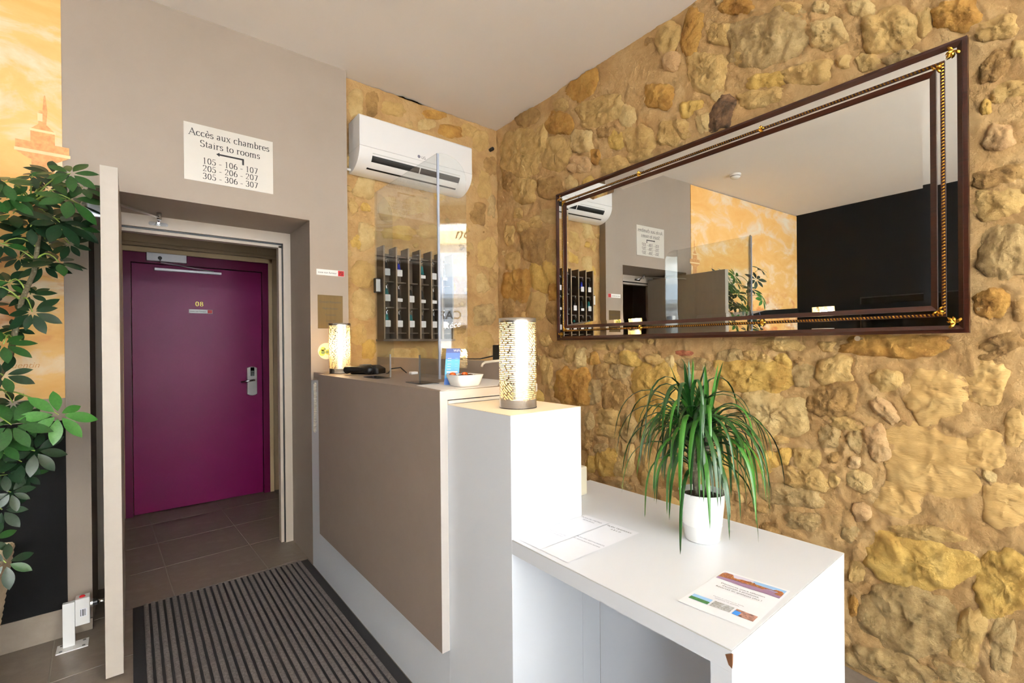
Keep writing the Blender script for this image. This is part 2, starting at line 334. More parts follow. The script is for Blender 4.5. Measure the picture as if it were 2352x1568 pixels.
def tower(cx,zb,zt,wd,parent):
    mb=MB(); k=[0]
    def q(x0,x1,z0,z1,mt='mural_line',x2=None,x3=None):
        k[0]+=1; y=YB-.0062-k[0]*2e-5
        mb.add([(cx+x0*wd,y,z0),(cx+x1*wd,y,z0),(cx+(x1 if x3 is None else x3)*wd,y,z1),(cx+(x0 if x2 is None else x2)*wd,y,z1)],[(0,1,2,3)],mt)
    H=zt-zb; Z=lambda f:zb+H*f
    q(-.32,.32,Z(0),Z(.58)); q(-.3,.34,Z(.22),Z(.24),'mural_light'); q(-.34,.34,Z(.43),Z(.45),'mural_light'); q(.05,.3,Z(0),Z(.42),'mural_light')
    q(-.4,.4,Z(.58),Z(.62),'mural_line',-.75,.75); q(-.78,.78,Z(.62),Z(.64),'mural_light'); q(-.75,.75,Z(.64),Z(.69))
    q(-.34,.34,Z(.69),Z(.76)); q(-.36,.36,Z(.76),Z(.775),'mural_light'); q(-.32,.32,Z(.775),Z(.81),'mural_line',-.12,.12)
    q(-.12,.1,Z(.81),Z(.9),'mural_line',-.1,.14); q(-.14,.0,Z(.83),Z(.88),'mural_light'); q(.0,.14,Z(.9),Z(.97),'mural_line',.03,.1); q(.02,.1,Z(.97),Z(1),'mural_line',.05,.08)
    return obj('painted_tower',mb,None,parent)
c0=ony(100,420,YB); t0=ony(107,222,YB); tower(c0.x,1.75,t0.z,.115,mu_); tower(c0.x-.33,1.7,2.22,.11,mu_)
text('V. Quentin',.035,'mural_line',facing((-.395,YB-.0063,1.228)),mu_,shear=.3)
struct('trim_1',MB().box(XL,MX,YB-.012,YB,.985,1.086),'taupe','narrow taupe rail under the mural','trim')
obj_d=struct('wall_dado',MB().box(XL,MX,YB-.01,YB,.128,.985),'black_wall','matt black lower part of the back wall','wall')
bb=struct('baseboard_back',MB().box(XL,MX,YB-.014,YB,0,.128).box(MX,JX0,YB-.014,YB,0,.05),'skirting_tile','tan tile skirting below the black dado','baseboard')
struct('wall_left',MB().box(XL-.15,XL,YF-.2,YB,0,CEIL+.02),'black_wall','plain black side wall with a television','wall')
# front wall with the shop window behind the camera
mb=MB(); mb.box(XL-.15,WX0,YF-.2,YF,0,CEIL+.02); mb.box(WX1,2.6,YF-.2,YF,0,CEIL+.02); mb.box(WX0,WX1,YF-.2,YF,0,WZ0); mb.box(WX0,WX1,YF-.2,YF,WZ1,CEIL+.02)
struct('wall_front',mb,'taupe','taupe wall around the shop window','wall')
mb=MB()
for x in(WX0,-.9,.55,WX1-.05): mb.box(x,x+.05,YF-.14,YF-.08,WZ0,WZ1)
mb.box(WX0,WX1,YF-.14,YF-.08,WZ0,WZ0+.05); mb.box(WX0,WX1,YF-.14,YF-.08,WZ1-.05,WZ1)
wi=struct('window_1',mb,'white_laminate','white framed shop window to the street','window')
obj('pane',MB().box(WX0+.02,WX1-.02,YF-.113,YF-.107,WZ0+.02,WZ1-.02),'window_glass',wi)
text('ne',.2,'chip',facing((.36,YF-.1,2.66)),wi,shear=.4,name='window_lettering')
# ---------------------------------------------------------------- rubble stone walls
random.seed(7)
def stone_mesh(outline,hgt,seed,place,rough=.35,rings=None):
    # outline: list of (s,z); place(s,z,h)->Vector
    n=len(outline); cs=sum(p[0] for p in outline)/n; cz=sum(p[1] for p in outline)/n
    mb=MB(); tilt=(random.uniform(-.3,.3),random.uniform(-.35,.2)); sz=max(max(p[0] for p in outline)-min(p[0] for p in outline),.02)
    def hh(s,z,r):
        base=hgt*(max(0,1-r**3.2))**.6
        nz=noise.fractal((s*13,z*13,seed),.6,2.2,6)*hgt*rough*1.7
        dv=noise.voronoi((s*26,z*26,seed))[0]; nz+=(dv[1]-dv[0]-.3)*hgt*rough*.9
        return base*(1+tilt[0]*(s-cs)/sz+tilt[1]*(z-cz)/sz)+nz*max(0,1-r**6)-.0095
    mb.v.append(place(cs,cz,hh(cs,cz,0)))
    fr=[.08,.16,.24,.32,.4,.48,.56,.63,.7,.77,.83,.88,.93,.97,1.0,1.04] if n>50 else [.14,.28,.42,.56,.69,.8,.89,.96,1.0,1.04] if n>20 else [.3,.55,.75,.9,1.0,1.04]
    for r in fr:
        for p in outline:
            s=cs+(p[0]-cs)*r; z=cz+(p[1]-cz)*r; mb.v.append(place(s,z,hh(s,z,r) if r<=1 else -.03))
    fs=[(0,1+i,1+(i+1)%n) for i in range(n)]
    for k in range(len(fr)-1):
        for i in range(n): a=1+k*n+i; b_=1+k*n+(i+1)%n; fs.append((a,a+n,b_+n,b_))
    mb.f=fs; mb.mi=[0]*len(fs); return mb
import numpy as np
def relief(S,Z,H,ol,amt):
    # mortar smeared up to a stone, with an open joint here and there
    o=np.array(ol); c=o.mean(0); ext=np.abs(o-c).max(0)*1.6
    sel=(np.abs(S-c[0])<ext[0])&(np.abs(Z-c[1])<ext[1])
    if not sel.any(): return
    s,z=S[sel]-c[0],Z[sel]-c[1]; an=np.arctan2(o[:,1]-c[1],o[:,0]-c[0]); rr=np.hypot(o[:,0]-c[0],o[:,1]-c[1]); k=np.argsort(an); an,rr=an[k],rr[k]
    r=np.hypot(s,z)/np.interp(np.arctan2(z,s),np.r_[an-2*PI,an,an+2*PI],np.r_[rr,rr,rr]); R0=rr.mean()
    g=.5+.5*np.sin(np.arctan2(z,s)*2+c[0]*40)
    H[sel]+=amt*.9*np.exp(-((r-1.12)*R0/.03)**2)*(.4+.6*np.cos(np.arctan2(z,s)*3+c[1]*50))-amt*1.1*g*np.exp(-((r-1.0)*R0/.005)**2)*(r>.8)
def bedmesh(ns,nz_,s0,s1,fn,outs,off,plc,flip=False):
    S,Z=np.meshgrid(np.linspace(s0,s1,ns+1),np.linspace(0,CEIL,nz_+1)); H=np.array([[fn(a,b)+.0026*noise.noise((a*70,b*70,4)) for a,b in zip(ra,rb)] for ra,rb in zip(S,Z)])
    for ol in outs: relief(S,Z,H,ol,.006)
    mb=MB(); mb.v=[tuple(plc(a,b,h+off)) for a,b,h in zip(S.ravel(),Z.ravel(),H.ravel())]
    mb.f=[(j*(ns+1)+i,(j+1)*(ns+1)+i,(j+1)*(ns+1)+i+1,j*(ns+1)+i+1)[::(-1 if flip else 1)] for j in range(nz_) for i in range(ns)]; mb.mi=[0]*len(mb.f); return mb
def blob(w,h,rot,seed,n=26,ex=2.6,irr=.16):
    out=[]; ph=random.uniform(0,9)
    for i in range(n):
        t=2*PI*i/n; c,s=math.cos(t),math.sin(t); q=(abs(c)**ex+abs(s)**ex)**(-1/ex)
        q*=1+irr*noise.noise((c*1.3+seed,s*1.3,ph))+irr*.55*noise.noise((c*4+seed,s*4,ph))
        x,y=c*q*w/2,s*q*h/2; out.append((x*math.cos(rot)-y*math.sin(rot),x*math.sin(rot)+y*math.cos(rot)))
    return out
CR,YE,OC,GR,BR,PA,PK,DK,PL,RD=range(10)
# centre x, centre y, width, height (pixels of the photograph), turn, kind
TR=[(1193,355,85,96,0,CR),(1280,281,55,48,0,OC),(1277,352,61,70,5,CR),(1333,325,46,49,0,PA),(1375,255,95,58,-18,CR),(1440,266,30,48,10,PA),(1338,190,52,78,35,OC),(1387,302,32,25,0,BR),(1414,320,32,40,15,YE),(1465,318,60,52,0,CR),(1533,306,45,50,0,CR),(1512,222,58,50,0,OC),(1575,250,36,34,0,YE),(1329,378,48,36,0,PK),(1365,360,20,32,0,OC),(1408,378,58,34,-12,CR),(1466,356,52,24,-15,CR),(1310,421,22,30,0,PA),(1262,430,60,42,0,BR),(1203,438,44,50,0,CR),(1163,405,26,50,0,BR),(1285,238,32,24,0,CR),(1208,268,46,34,-25,BR),(1240,318,20,60,0,CR),
(1760,87,165,105,-20,GR),(1588,70,40,98,12,OC),(1620,163,82,78,0,CR),(1650,78,50,44,0,CR),(1900,75,78,64,-15,PA),(2045,68,112,92,-10,CR),(1975,18,52,36,0,PA),(1852,166,104,46,-10,CR),(1757,182,80,32,-8,YE),(1745,222,92,36,-10,CR),(1655,258,48,74,24,DK),(1645,216,30,30,0,PA),(1530,85,48,66,10,CR),(1610,280,32,40,0,PA),(1588,243,40,22,-10,YE),(1560,295,42,38,0,CR),(1690,14,66,32,0,OC),(1883,15,34,26,0,PA),(1934,138,32,32,0,CR),(2068,133,75,34,-10,GR),(1538,140,36,40,0,PK),(1700,130,36,30,0,CR),(1990,140,50,34,0,CR),(1800,20,60,30,0,CR),
(1187,489,20,22,0,CR),(1257,495,34,32,0,PA),(1200,521,28,26,0,CR),(1227,510,26,26,0,CR),(1227,562,56,70,0,BR),(1264,573,22,44,0,CR),(1178,598,34,36,0,CR),(1186,655,56,66,0,OC),(1245,635,56,60,0,YE),(1279,607,11,28,0,PA),(1267,668,20,40,0,OC),(1230,703,38,56,0,CR),(1268,716,28,45,0,BR),(1276,804,32,36,0,BR),(1251,780,22,30,0,CR),(1252,850,24,56,0,CR),(1166,540,20,40,0,CR),(1165,720,26,60,0,BR),
(1314,889,72,80,0,OC),(1308,812,25,36,0,CR),(1334,823,23,41,0,PA),(1361,825,28,28,0,OC),(1407,823,40,24,0,CR),(1446,823,42,30,15,YE),(1503,825,40,24,0,CR),(1536,830,21,42,0,PA),(1568,811,38,12,3,RD),(1592,836,74,24,0,GR),(1379,853,32,35,0,BR),(1421,853,43,31,0,GR),(1365,900,27,58,8,GR),(1411,908,54,62,10,BR),(1503,902,98,118,0,YE),(1391,958,48,36,0,CR),(1350,965,20,38,0,GR),(1393,988,46,26,10,CR),(1441,985,38,54,0,GR),(1487,988,38,44,0,GR),(1350,1000,20,26,0,BR),(1344,1024,18,22,0,BR),(1377,1030,30,20,0,GR),(1392,1062,45,60,0,YE),(1356,1064,26,36,20,YE),(1431,1057,42,72,0,PA),(1486,1070,46,84,0,CR),(1377,1100,56,18,5,BR),(1434,1117,36,20,0,GR),(1395,795,56,20,0,CR),(1450,793,38,18,0,CR),(1620,890,60,40,0,PA),(1630,960,60,60,0,CR),(1560,1010,46,60,0,GR),(1600,1075,60,46,0,CR),(1660,1075,40,60,0,YE),(1540,1110,60,40,0,BR),
(1788,793,100,28,0,CR),(1895,796,34,20,0,CR),(1675,817,54,28,-6,GR),(1721,816,34,24,0,CR),(1752,823,30,26,0,CR),(1796,828,32,26,0,YE),(1834,825,24,14,-15,BR),(1724,867,150,66,2,YE),(1840,862,46,46,0,GR),(1914,851,70,58,0,CR),(1909,917,98,66,-8,BR),(1775,953,146,88,6,PA),(1903,1003,44,44,0,GR),(1935,972,78,26,10,CR),(1961,1015,30,44,0,GR),(1755,1063,52,46,15,YE),(1797,1048,32,36,0,YE),(1848,1053,62,42,0,CR),(1911,1053,24,22,0,BR),(1960,1063,28,24,0,PK),(1850,1100,88,44,8,CR),(1914,1100,26,38,0,CR),(1972,1107,56,40,15,PA),(1810,1140,128,40,9,GR),(1840,1198,78,36,8,GR),(1950,1226,36,38,30,GR),(1977,1177,38,38,0,PK),(1703,1025,42,48,0,CR),(1765,1008,78,20,8,CR),(1742,1168,44,20,10,BR),(1700,1110,44,36,0,CR),(1770,1215,44,24,0,BR),
(2055,795,210,46,0,OC),(2032,876,66,48,-10,CR),(2030,942,70,32,42,PK),(2012,1016,44,74,-15,PK),(2150,913,120,104,0,PL),(2140,1063,195,150,14,PL),(2268,880,84,90,0,PL),(2262,1035,90,84,20,PL),(2332,985,44,84,0,PL),(2312,1160,100,88,-8,PL),(2272,1094,36,20,30,PA),(2290,795,90,40,-20,BR),(2060,1150,90,70,20,PL),
(2112,1292,215,100,15,YE),(2310,1340,120,130,12,YE),(2085,1422,215,130,16,GR),(2222,1465,70,120,12,CR),(2300,1485,54,105,5,GR),(1957,1392,22,48,0,OC),(2040,1532,190,54,18,GR),(2120,1226,160,30,8,CR),(2190,1550,110,34,16,GR),(1965,1310,34,50,0,CR),
(2192,30,98,66,-12,OC),(2118,45,34,60,0,CR),(2290,62,86,48,-14,CR),(2253,78,24,24,0,PA),(2280,150,74,44,-42,BR),(2338,112,36,40,0,CR),(2262,242,24,32,0,YE),(2312,205,76,38,-20,CR),(2293,314,62,52,0,PK),(2295,405,108,40,-8,BR),(2290,467,104,62,-5,CR),(2302,575,106,112,0,GR),(2275,697,72,60,0,OC),(2338,705,34,56,0,BR)]
# mortar bed of the right wall
SL=5.62; outs=[]
def bed(s,z): return .010*noise.fractal((s*3,z*3,5),1,2,4)+.0055*noise.fractal((s*20,z*20,2),.8,2.1,4)
wr=struct('wall_right',MB().box(0,.01,0,.01,0,.01),'mortar','rough golden rubble stone wall with sandy mortar','wall',smooth=True)
mb=MB(); a,b2,c2,d2=wall(-.2,0,-.03),wall(SL+.2,0,-.03),wall(SL+.2,0,-.25),wall(-.2,0,-.25)
obj('wall_core',mb.prism([(a.x,a.y),(b2.x,b2.y),(c2.x,c2.y),(d2.x,d2.y)],0,CEIL+.02),'mortar',wr)
used=[]
SMAX=onwall(1152,700)[0]
def rplace(s,z,h): return wall(min(s,SMAX+.02),max(.0,min(CEIL-.004,z)),h+bed(s,z)-.006)
cnt=0
for k,(cx,cy,w_,h_,ro,kd) in enumerate(TR):
    ol=[onwall(cx+p[0],cy+p[1]) for p in blob(w_*1.2,h_*1.22,R(ro),k*3.1,ex=3.0 if kd!=PL else 2.4,irr=.25,n=60 if w_>70 else 38 if w_>40 else 24)]; outs.append(ol)
    cs=sum(p[0] for p in ol)/len(ol); cz=sum(p[1] for p in ol)/len(ol); sz=(max(p[0] for p in ol)-min(p[0] for p in ol),max(p[1] for p in ol)-min(p[1] for p in ol))
    H=min(.026,.013+.07*min(sz))*random.uniform(.8,1.15)*(.62 if kd==PL else 1)
    obj('stone',stone_mesh(ol,H,k*1.7,rplace,.34 if kd!=PL else .2),STN[kd],wr,smooth=True); used.append((cs,cz,sz[0]/2,sz[1]/2)); cnt+=1
mir0=onwall(1288,612); 
tries=0
while cnt<296 and tries<6000:
    tries+=1; s=random.uniform(.1,SMAX-.02); z=random.uniform(.03,CEIL-.04); r=random.choice((.02,.025,.03,.04,.055,.075)); 
    if 2.68<s<4.62 and 1.38<z<2.28: continue
    if any(((s-u[0])/(u[2]+r))**2+((z-u[1])/(u[3]+r*.8))**2<1.05 for u in used): continue
    if s<2.3 and (r<.05 or random.random()<.6): continue
    ol=[(s+p[0],z+p[1]) for p in blob(2.2*r,1.8*r,random.uniform(-.5,.5),tries,n=20,irr=.3)]; outs.append(ol)
    obj('stone',stone_mesh(ol,min(.022,.012+.2*r)*random.uniform(.8,1.1),tries,rplace,.35),STN[random.choice((CR,CR,CR,YE,GR,PA,BR,PL))],wr,smooth=True); used.append((s,z,r,r*.8)); cnt+=1
wr.data=bedmesh(620,380,0,SL,bed,outs,-.012,wall).mesh('wall_right','mortar',smooth=True)
# stone wall of the alcove behind the counter
outs=[]
def bed2(x,z): return .010*noise.fractal((x*3,z*3,15),1,2,4)+.0055*noise.fractal((x*20,z*20,12),.8,2.1,4)
w2=struct('wall_recess',MB().box(0,.01,0,.01,0,.01),'mortar','golden rubble stone wall behind the reception counter','wall',smooth=True)
BX('wall_core',1.0,2.6,YS+.03,YS+.4,0,CEIL+.02,'mortar',w2)
def bplace(x,z,h): return Vector((max(1.078,x),YS-h-bed2(x,z)+.008,max(0,min(CEIL-.004,z))))
used=[]; cnt=0
T2=[(1000,262,46,20,8,OC),(1035,302,52,30,12,OC),(818,235,34,62,0,PA),(855,238,30,54,0,BR),(905,250,50,30,15,CR),(940,215,60,24,15,CR),(1075,300,36,30,15,CR),(1105,320,34,44,0,CR),(980,285,36,24,0,PA),(1115,420,30,60,0,CR),(1100,490,34,46,0,BR),(1122,580,42,66,0,CR),(1110,650,26,40,0,PA),(1112,720,50,44,0,GR),(1112,780,44,36,0,CR),(840,430,46,50,0,PA),(815,470,22,40,0,CR),(845,540,40,60,0,PA),(820,555,26,30,0,YE),(835,630,50,60,0,CR),(838,700,50,60,0,PA),(825,770,40,50,0,CR),(848,800,30,44,0,YE),(905,480,60,50,0,CR),(960,470,56,40,0,CR),(920,535,70,30,0,YE),(985,530,50,30,0,CR),(920,815,50,30,0,PA),(960,812,40,30,0,CR),(1090,790,36,40,0,CR),(1130,470,20,50,0,GR),(1135,640,18,44,0,BR),(1130,380,28,40,0,BR)]
for k,(cx,cy,ww,h_,ro,kd) in enumerate(T2):
    ol=[(lambda v:(v.x,v.z))(ony(cx+p[0],cy+p[1],YS)) for p in blob(ww*1.14,h_*1.14,R(ro),k*2.3+90,n=30,ex=3,irr=.26)]; outs.append(ol)
    cs=sum(p[0] for p in ol)/len(ol); cz=sum(p[1] for p in ol)/len(ol); sz=(max(p[0] for p in ol)-min(p[0] for p in ol),max(p[1] for p in ol)-min(p[1] for p in ol))
    obj('stone',stone_mesh(ol,min(.03,.013+.09*min(sz)),k+50,bplace,.3),STN[kd],w2,smooth=True); used.append((cs,cz,sz[0]/2,sz[1]/2)); cnt+=1
tries=0
while cnt<120 and tries<3000:
    tries+=1; s=random.uniform(1.1,2.3); z=random.uniform(.05,CEIL-.04); r=random.choice((.025,.03,.04,.06,.08))
    if any(((s-u[0])/(u[2]+r))**2+((z-u[1])/(u[3]+r*.8))**2<1.05 for u in used): continue
    ol=[(s+p[0],z+p[1]) for p in blob(2*r,1.6*r,random.uniform(-.5,.5),tries+5000,n=20,irr=.3)]; outs.append(ol)
    obj('stone',stone_mesh(ol,min(.024,.012+.2*r),tries+300,bplace,.35),STN[random.choice((CR,CR,YE,GR,PA,BR,CR))],w2,smooth=True); used.append((s,z,r,r*.8)); cnt+=1
w2.data=bedmesh(170,400,1.05,2.37,bed2,outs,-.01,lambda a,b,h:(a,YS-h,b),True).mesh('wall_recess','mortar',smooth=True)
# ---------------------------------------------------------------- doorway frame and corridor beyond
FY=3.40
mb=MB(); mb.box(.797,JX1-.0005,FY,FY+.06,0,2.0).box(JX0+.0005,-.09,FY,FY+.06,0,2.0).box(JX0+.0005,JX1-.0005,FY,FY+.06,2.0,2.0695)
fr=struct('trim_2',mb,'frame_beige','beige steel frame set deep in the doorway','door frame')
BX('stop',.772,.790,FY+.02,FY+.075,0,1.985,'frame_beige',fr); BX('stop',-.085,.79,FY+.02,FY+.075,1.972,1.99,'frame_beige',fr); BX('seal',.790,.797,FY+.015,FY+.06,0,2.0,'black_plastic',fr); BX('seal',-.085,.797,FY+.015,FY+.06,1.99,2.0,'black_plastic',fr)
CXR=1.06; DY=4.69
struct('wall_corridor_right',MB().box(CXR,CXR+.12,3.43,4.9,0,2.75),'taupe_dark','corridor side wall with a dark door','wall')
struct('wall_corridor_left',MB().box(-1.4,-1.28,3.43,4.9,0,2.75),'taupe_dark','corridor far side wall','wall')
struct('wall_corridor_back',MB().box(-1.4,-.045,DY+.01,4.9,0,2.75).box(-.045,.985,DY+.01,4.9,2.06,2.75).box(.985,CXR,DY+.01,4.9,0,2.75).box(-.045,.985,DY+.08,4.9,0,2.06),'panel_wood','beige panelled wall around the magenta door','wall')
cpn=bpy.data.objects['wall_corridor_back']
for x0,x1,z0,z1 in((-.6,.86,2.14,2.5),(.89,1.05,2.14,2.5)):
    f=MB(); t=.012; f.box(x0,x1,DY-.002,DY+.012,z0,z1); obj('panel',f,'panel_wood',cpn,bevel=.002)
    BX('moulding',x0-.02,x1+.02,DY-.012,DY+.01,z0-.03,z0-.012,'panel_wood',cpn,.003)
BX('casing',.968,1.0,DY-.02,DY+.01,0,2.1,'casing_wood',cpn,.003); BX('casing',-.075,-.043,DY-.02,DY+.01,0,2.1,'casing_wood',cpn,.003); BX('casing',-.075,1.0,DY-.02,DY+.01,2.062,2.1,'casing_wood',cpn,.003)
struct('ceiling_corridor',MB().box(-1.4,CXR+.12,3.43,4.9,2.75,2.85),'ceiling_white','corridor ceiling','ceiling')
# magenta room door
d2=struct('door_2',MB().box(.008,.914,DY-.0,DY+.04,.008,1.975),'magenta','glossy magenta room door with number 08','door',bevel=.002)
f=MB(); f.box(-.043,.004,DY-.014,DY+.03,0,2.06).box(.918,.968,DY-.014,DY+.03,0,2.06).box(.004,.918,DY-.014,DY+.03,1.98,2.06); obj('door_frame',f,'magenta_frame',d2)
cl=BX('door_closer',.10,.36,DY-.055,DY-.014,1.995,2.06,'alu',d2,.003); obj('spindle',MB().cyl((.185,DY-.062,2.02),(.185,DY-.05,2.02),.014),'black_plastic',cl)
obj('closer_arm',MB().tube([(.187,DY-.06,2.005),(.19,DY-.06,1.985),(.55,DY-.035,1.945)],.005),'alu',cl)
BX('slide_rail',.15,.605,DY-.035,DY,1.925,1.945,'alu',cl,.002)
lp=ony(576,900,DY); px0=ony(575,835,DY); 
lk=obj('lock_plate',MB().prism([(.790,1.125),(.81,1.134),(.83,1.137),(.85,1.134),(.868,1.125),(.868,.895),(.85,.885),(.83,.882),(.81,.885),(.79,.895)],DY-.03,DY,'y'),'steel',d2,bevel=.003)
BX('keypad',.815,.846,DY-.034,DY-.028,1.055,1.13,'black_gloss',lk,.002)
for i in range(3):
    for j in range(4): BX('key',.8195+i*.0085,.825+i*.0085,DY-.0355,DY-.034,1.06+j*.011,1.067+j*.011,'grey_plastic',lk)
obj('handle',MB().tube([(.838,DY-.03,1.018),(.838,DY-.062,1.018),(.825,DY-.068,1.018),(.735,DY-.068,1.008)],.0085,10),'chrome',lk,smooth=True)
serif('08',.055,'gold_text',facing((.45,DY-.0015,1.655)),d2,1.0,.06,name='door_number')
s_=BX('no_smoking_sign',.375,.54,DY-.004,DY,1.595,1.627,'white_plastic',d2); BX('red_square',.505,.538,DY-.0045,DY-.004,1.597,1.625,'red',s_)
text('zone non fumeur',.0158,'ink',facing((.438,DY-.0046,1.606)),s_)
# corridor side door
d3=struct('door_3',MB().box(CXR-.03,CXR,3.62,4.42,.01,2.04),'dark_door','dark brown corridor side door with steel hinges','door',bevel=.002)
f=MB(); f.box(CXR-.04,CXR,4.43,4.5,0,2.1).box(CXR-.04,CXR,3.54,3.61,0,2.1).box(CXR-.04,CXR,3.61,4.43,2.05,2.1); obj('door_frame',f,'dark_door',d3)
for z in(.28,1.0,1.45,1.8): obj('hinge',MB().cyl((CXR-.045,4.425,z),(CXR-.045,4.425,z+.09),.011),'steel',d3)
# open grey fire door, edge towards the camera
OY0,OY1,OX0,OX1=2.443,3.385,-.088,-.034
d1=struct('door_1',MB().box(OX0,OX1,OY0,OY1,.012,2.03,'door_grey'),None,'open taupe fire door with pale front edge','door',bevel=.002)
BX('door_edge',OX0-.0005,OX1+.0005,OY0-.003,OY0,.012,2.03,'door_edge',d1,.001)
cb=BX('door_closer',OX0-.05,OX0,2.62,2.9,1.86,1.93,'alu',d1,.004)
bp_=ony(362,500,3.38)
br=thing('closer_bracket','chrome pivot bracket of the door closer arm under the lintel','door closer',(.13,FY-.005,2.035))
obj('plate',MB().prism(rrect(.085,.175,2.015,2.035,.009),FY-.008,FY,'y'),'chrome',br); obj('post',MB().tube([(.13,FY-.01,2.03),(.13,FY-.06,2.035),(.13,FY-.085,2.05)],.007),'chrome',br,smooth=True)
obj('pivot',MB().cyl((.13,3.30,2.03),(.13,3.30,2.068),.011),'steel',br,smooth=True); obj('arm',MB().tube([(.13,3.30,2.045),(-.03,2.9,1.99),(-.10,2.72,1.945)],.0065),'steel',br)
# ================================================================ RECEPTION DESK
X0=.838; TY0,TY1=1.041,1.385; TX1=1.130; TZ=1.107; DZ=.755; DX1=1.452; DY0=.41; BX1=1.25; SZ=1.155; PX0=.808
dk=thing('reception_desk','white laminate reception desk with tall block and low writing shelf','desk',(1.1,1.0,0))
mb=MB().box(X0,X0+.03,TY1,2.945,0,1.108); obj('base_panel',mb,'white_laminate',dk)
mb=MB().box(X0,TX1,TY0,TY1,0,TZ); obj('tall_block',mb,'white_laminate',dk,bevel=.0012)
BX('block_top',X0-.0004,TX1+.0004,TY0-.0004,TY1-.001,TZ,TZ+.0012,'ivory',dk)
mb=MB().prism([(X0,DY0),(DX1,DY0),(DX1,1.29),(TX1+.002,1.29),(TX1+.002,TY0-.001),(X0,TY0-.001)],.714,DZ-.0008); obj('desk_top',mb,'white_laminate',dk)
mb=MB().prism([(X0+.0005,DY0+.0005),(DX1-.0005,DY0+.0005),(DX1-.0005,1.2895),(TX1+.0025,1.2895),(TX1+.0025,TY0-.0015),(X0+.0005,TY0-.0015)],DZ-.0008,DZ); obj('top_sheet',mb,'white_laminate',dk)
for a,b in(((X0,DY0),(DX1,DY0)),):  # dark joint lines along the laminate sheet
    BX('joint_line',X0,DX1,DY0-.0006,DY0+.0006,DZ-.0022,DZ-.0008,'laminate_edge',dk)
BX('joint_line',X0-.0006,X0+.0006,DY0,TY0-.002,DZ-.0022,DZ-.0008,'laminate_edge',dk)
BX('end_panel',X0+.0004,DX1-.0004,DY0+.0004,.451,0,.7135,'white_laminate',dk)
BX('side_panel',TX1+.0005,1.2145,TY0-.0005,TY0+.03,0,.7135,'white_laminate',dk)
BX('back_panel',1.215,1.245,.4515,TY0-.001,0,.7135,'white_laminate',dk)
obj('chipped_corner',MB().add([(X0-.0006,DY0+.012,.742),(X0-.0006,DY0-.0006,.75),(X0-.0006,DY0-.0006,.722),(X0-.0006,DY0+.006,.726),(X0+.004,DY0-.0006,.747),(X0+.003,DY0-.0006,.73)],[(0,1,2,3),(1,4,5,2)]),'chip',dk)
gc=thing('reception_counter','grey brown laminate counter top with hanging front panel','counter',(1.0,2.0,SZ))
mb=MB().box(PX0,X0-.0006,TY1,2.71,.268,SZ-.031); obj('front_panel',mb,'grey_laminate',gc)
BX('panel_edge',PX0,X0-.0006,TY1-.0015,TY1,.268,SZ-.031,'lit_edge_laminate',gc)  # paler colour paints in the window light on this edge
mb=MB().prism([(PX0,TY1),(BX1,TY1),(BX1,2.945),(.853,2.945),(.853,2.71),(PX0,2.71)],SZ-.031,SZ); obj('counter_top',mb,'grey_laminate',gc)
BX('top_edge',PX0,BX1,TY1-.0015,TY1,SZ-.031,SZ,'lit_edge_laminate',gc)  # near edge of the top, same painted-in window light
BX('rear_upstand',BX1,BX1+.022,1.50,2.94,SZ-.2,1.238,'grey_laminate',gc,.001)
BX('rear_support',BX1-.03,BX1,TY1+.02,2.94,0,SZ-.0315,'white_laminate',gc)
tr=tag(obj('paper_tray',MB().prism(rrect(X0+.004,1.2,TY1+.004,TY1+.2,.01),TZ+.0014,TZ+.013),'laminate_edge',bevel=.002),'flat pale folder slid under the counter top','folder')
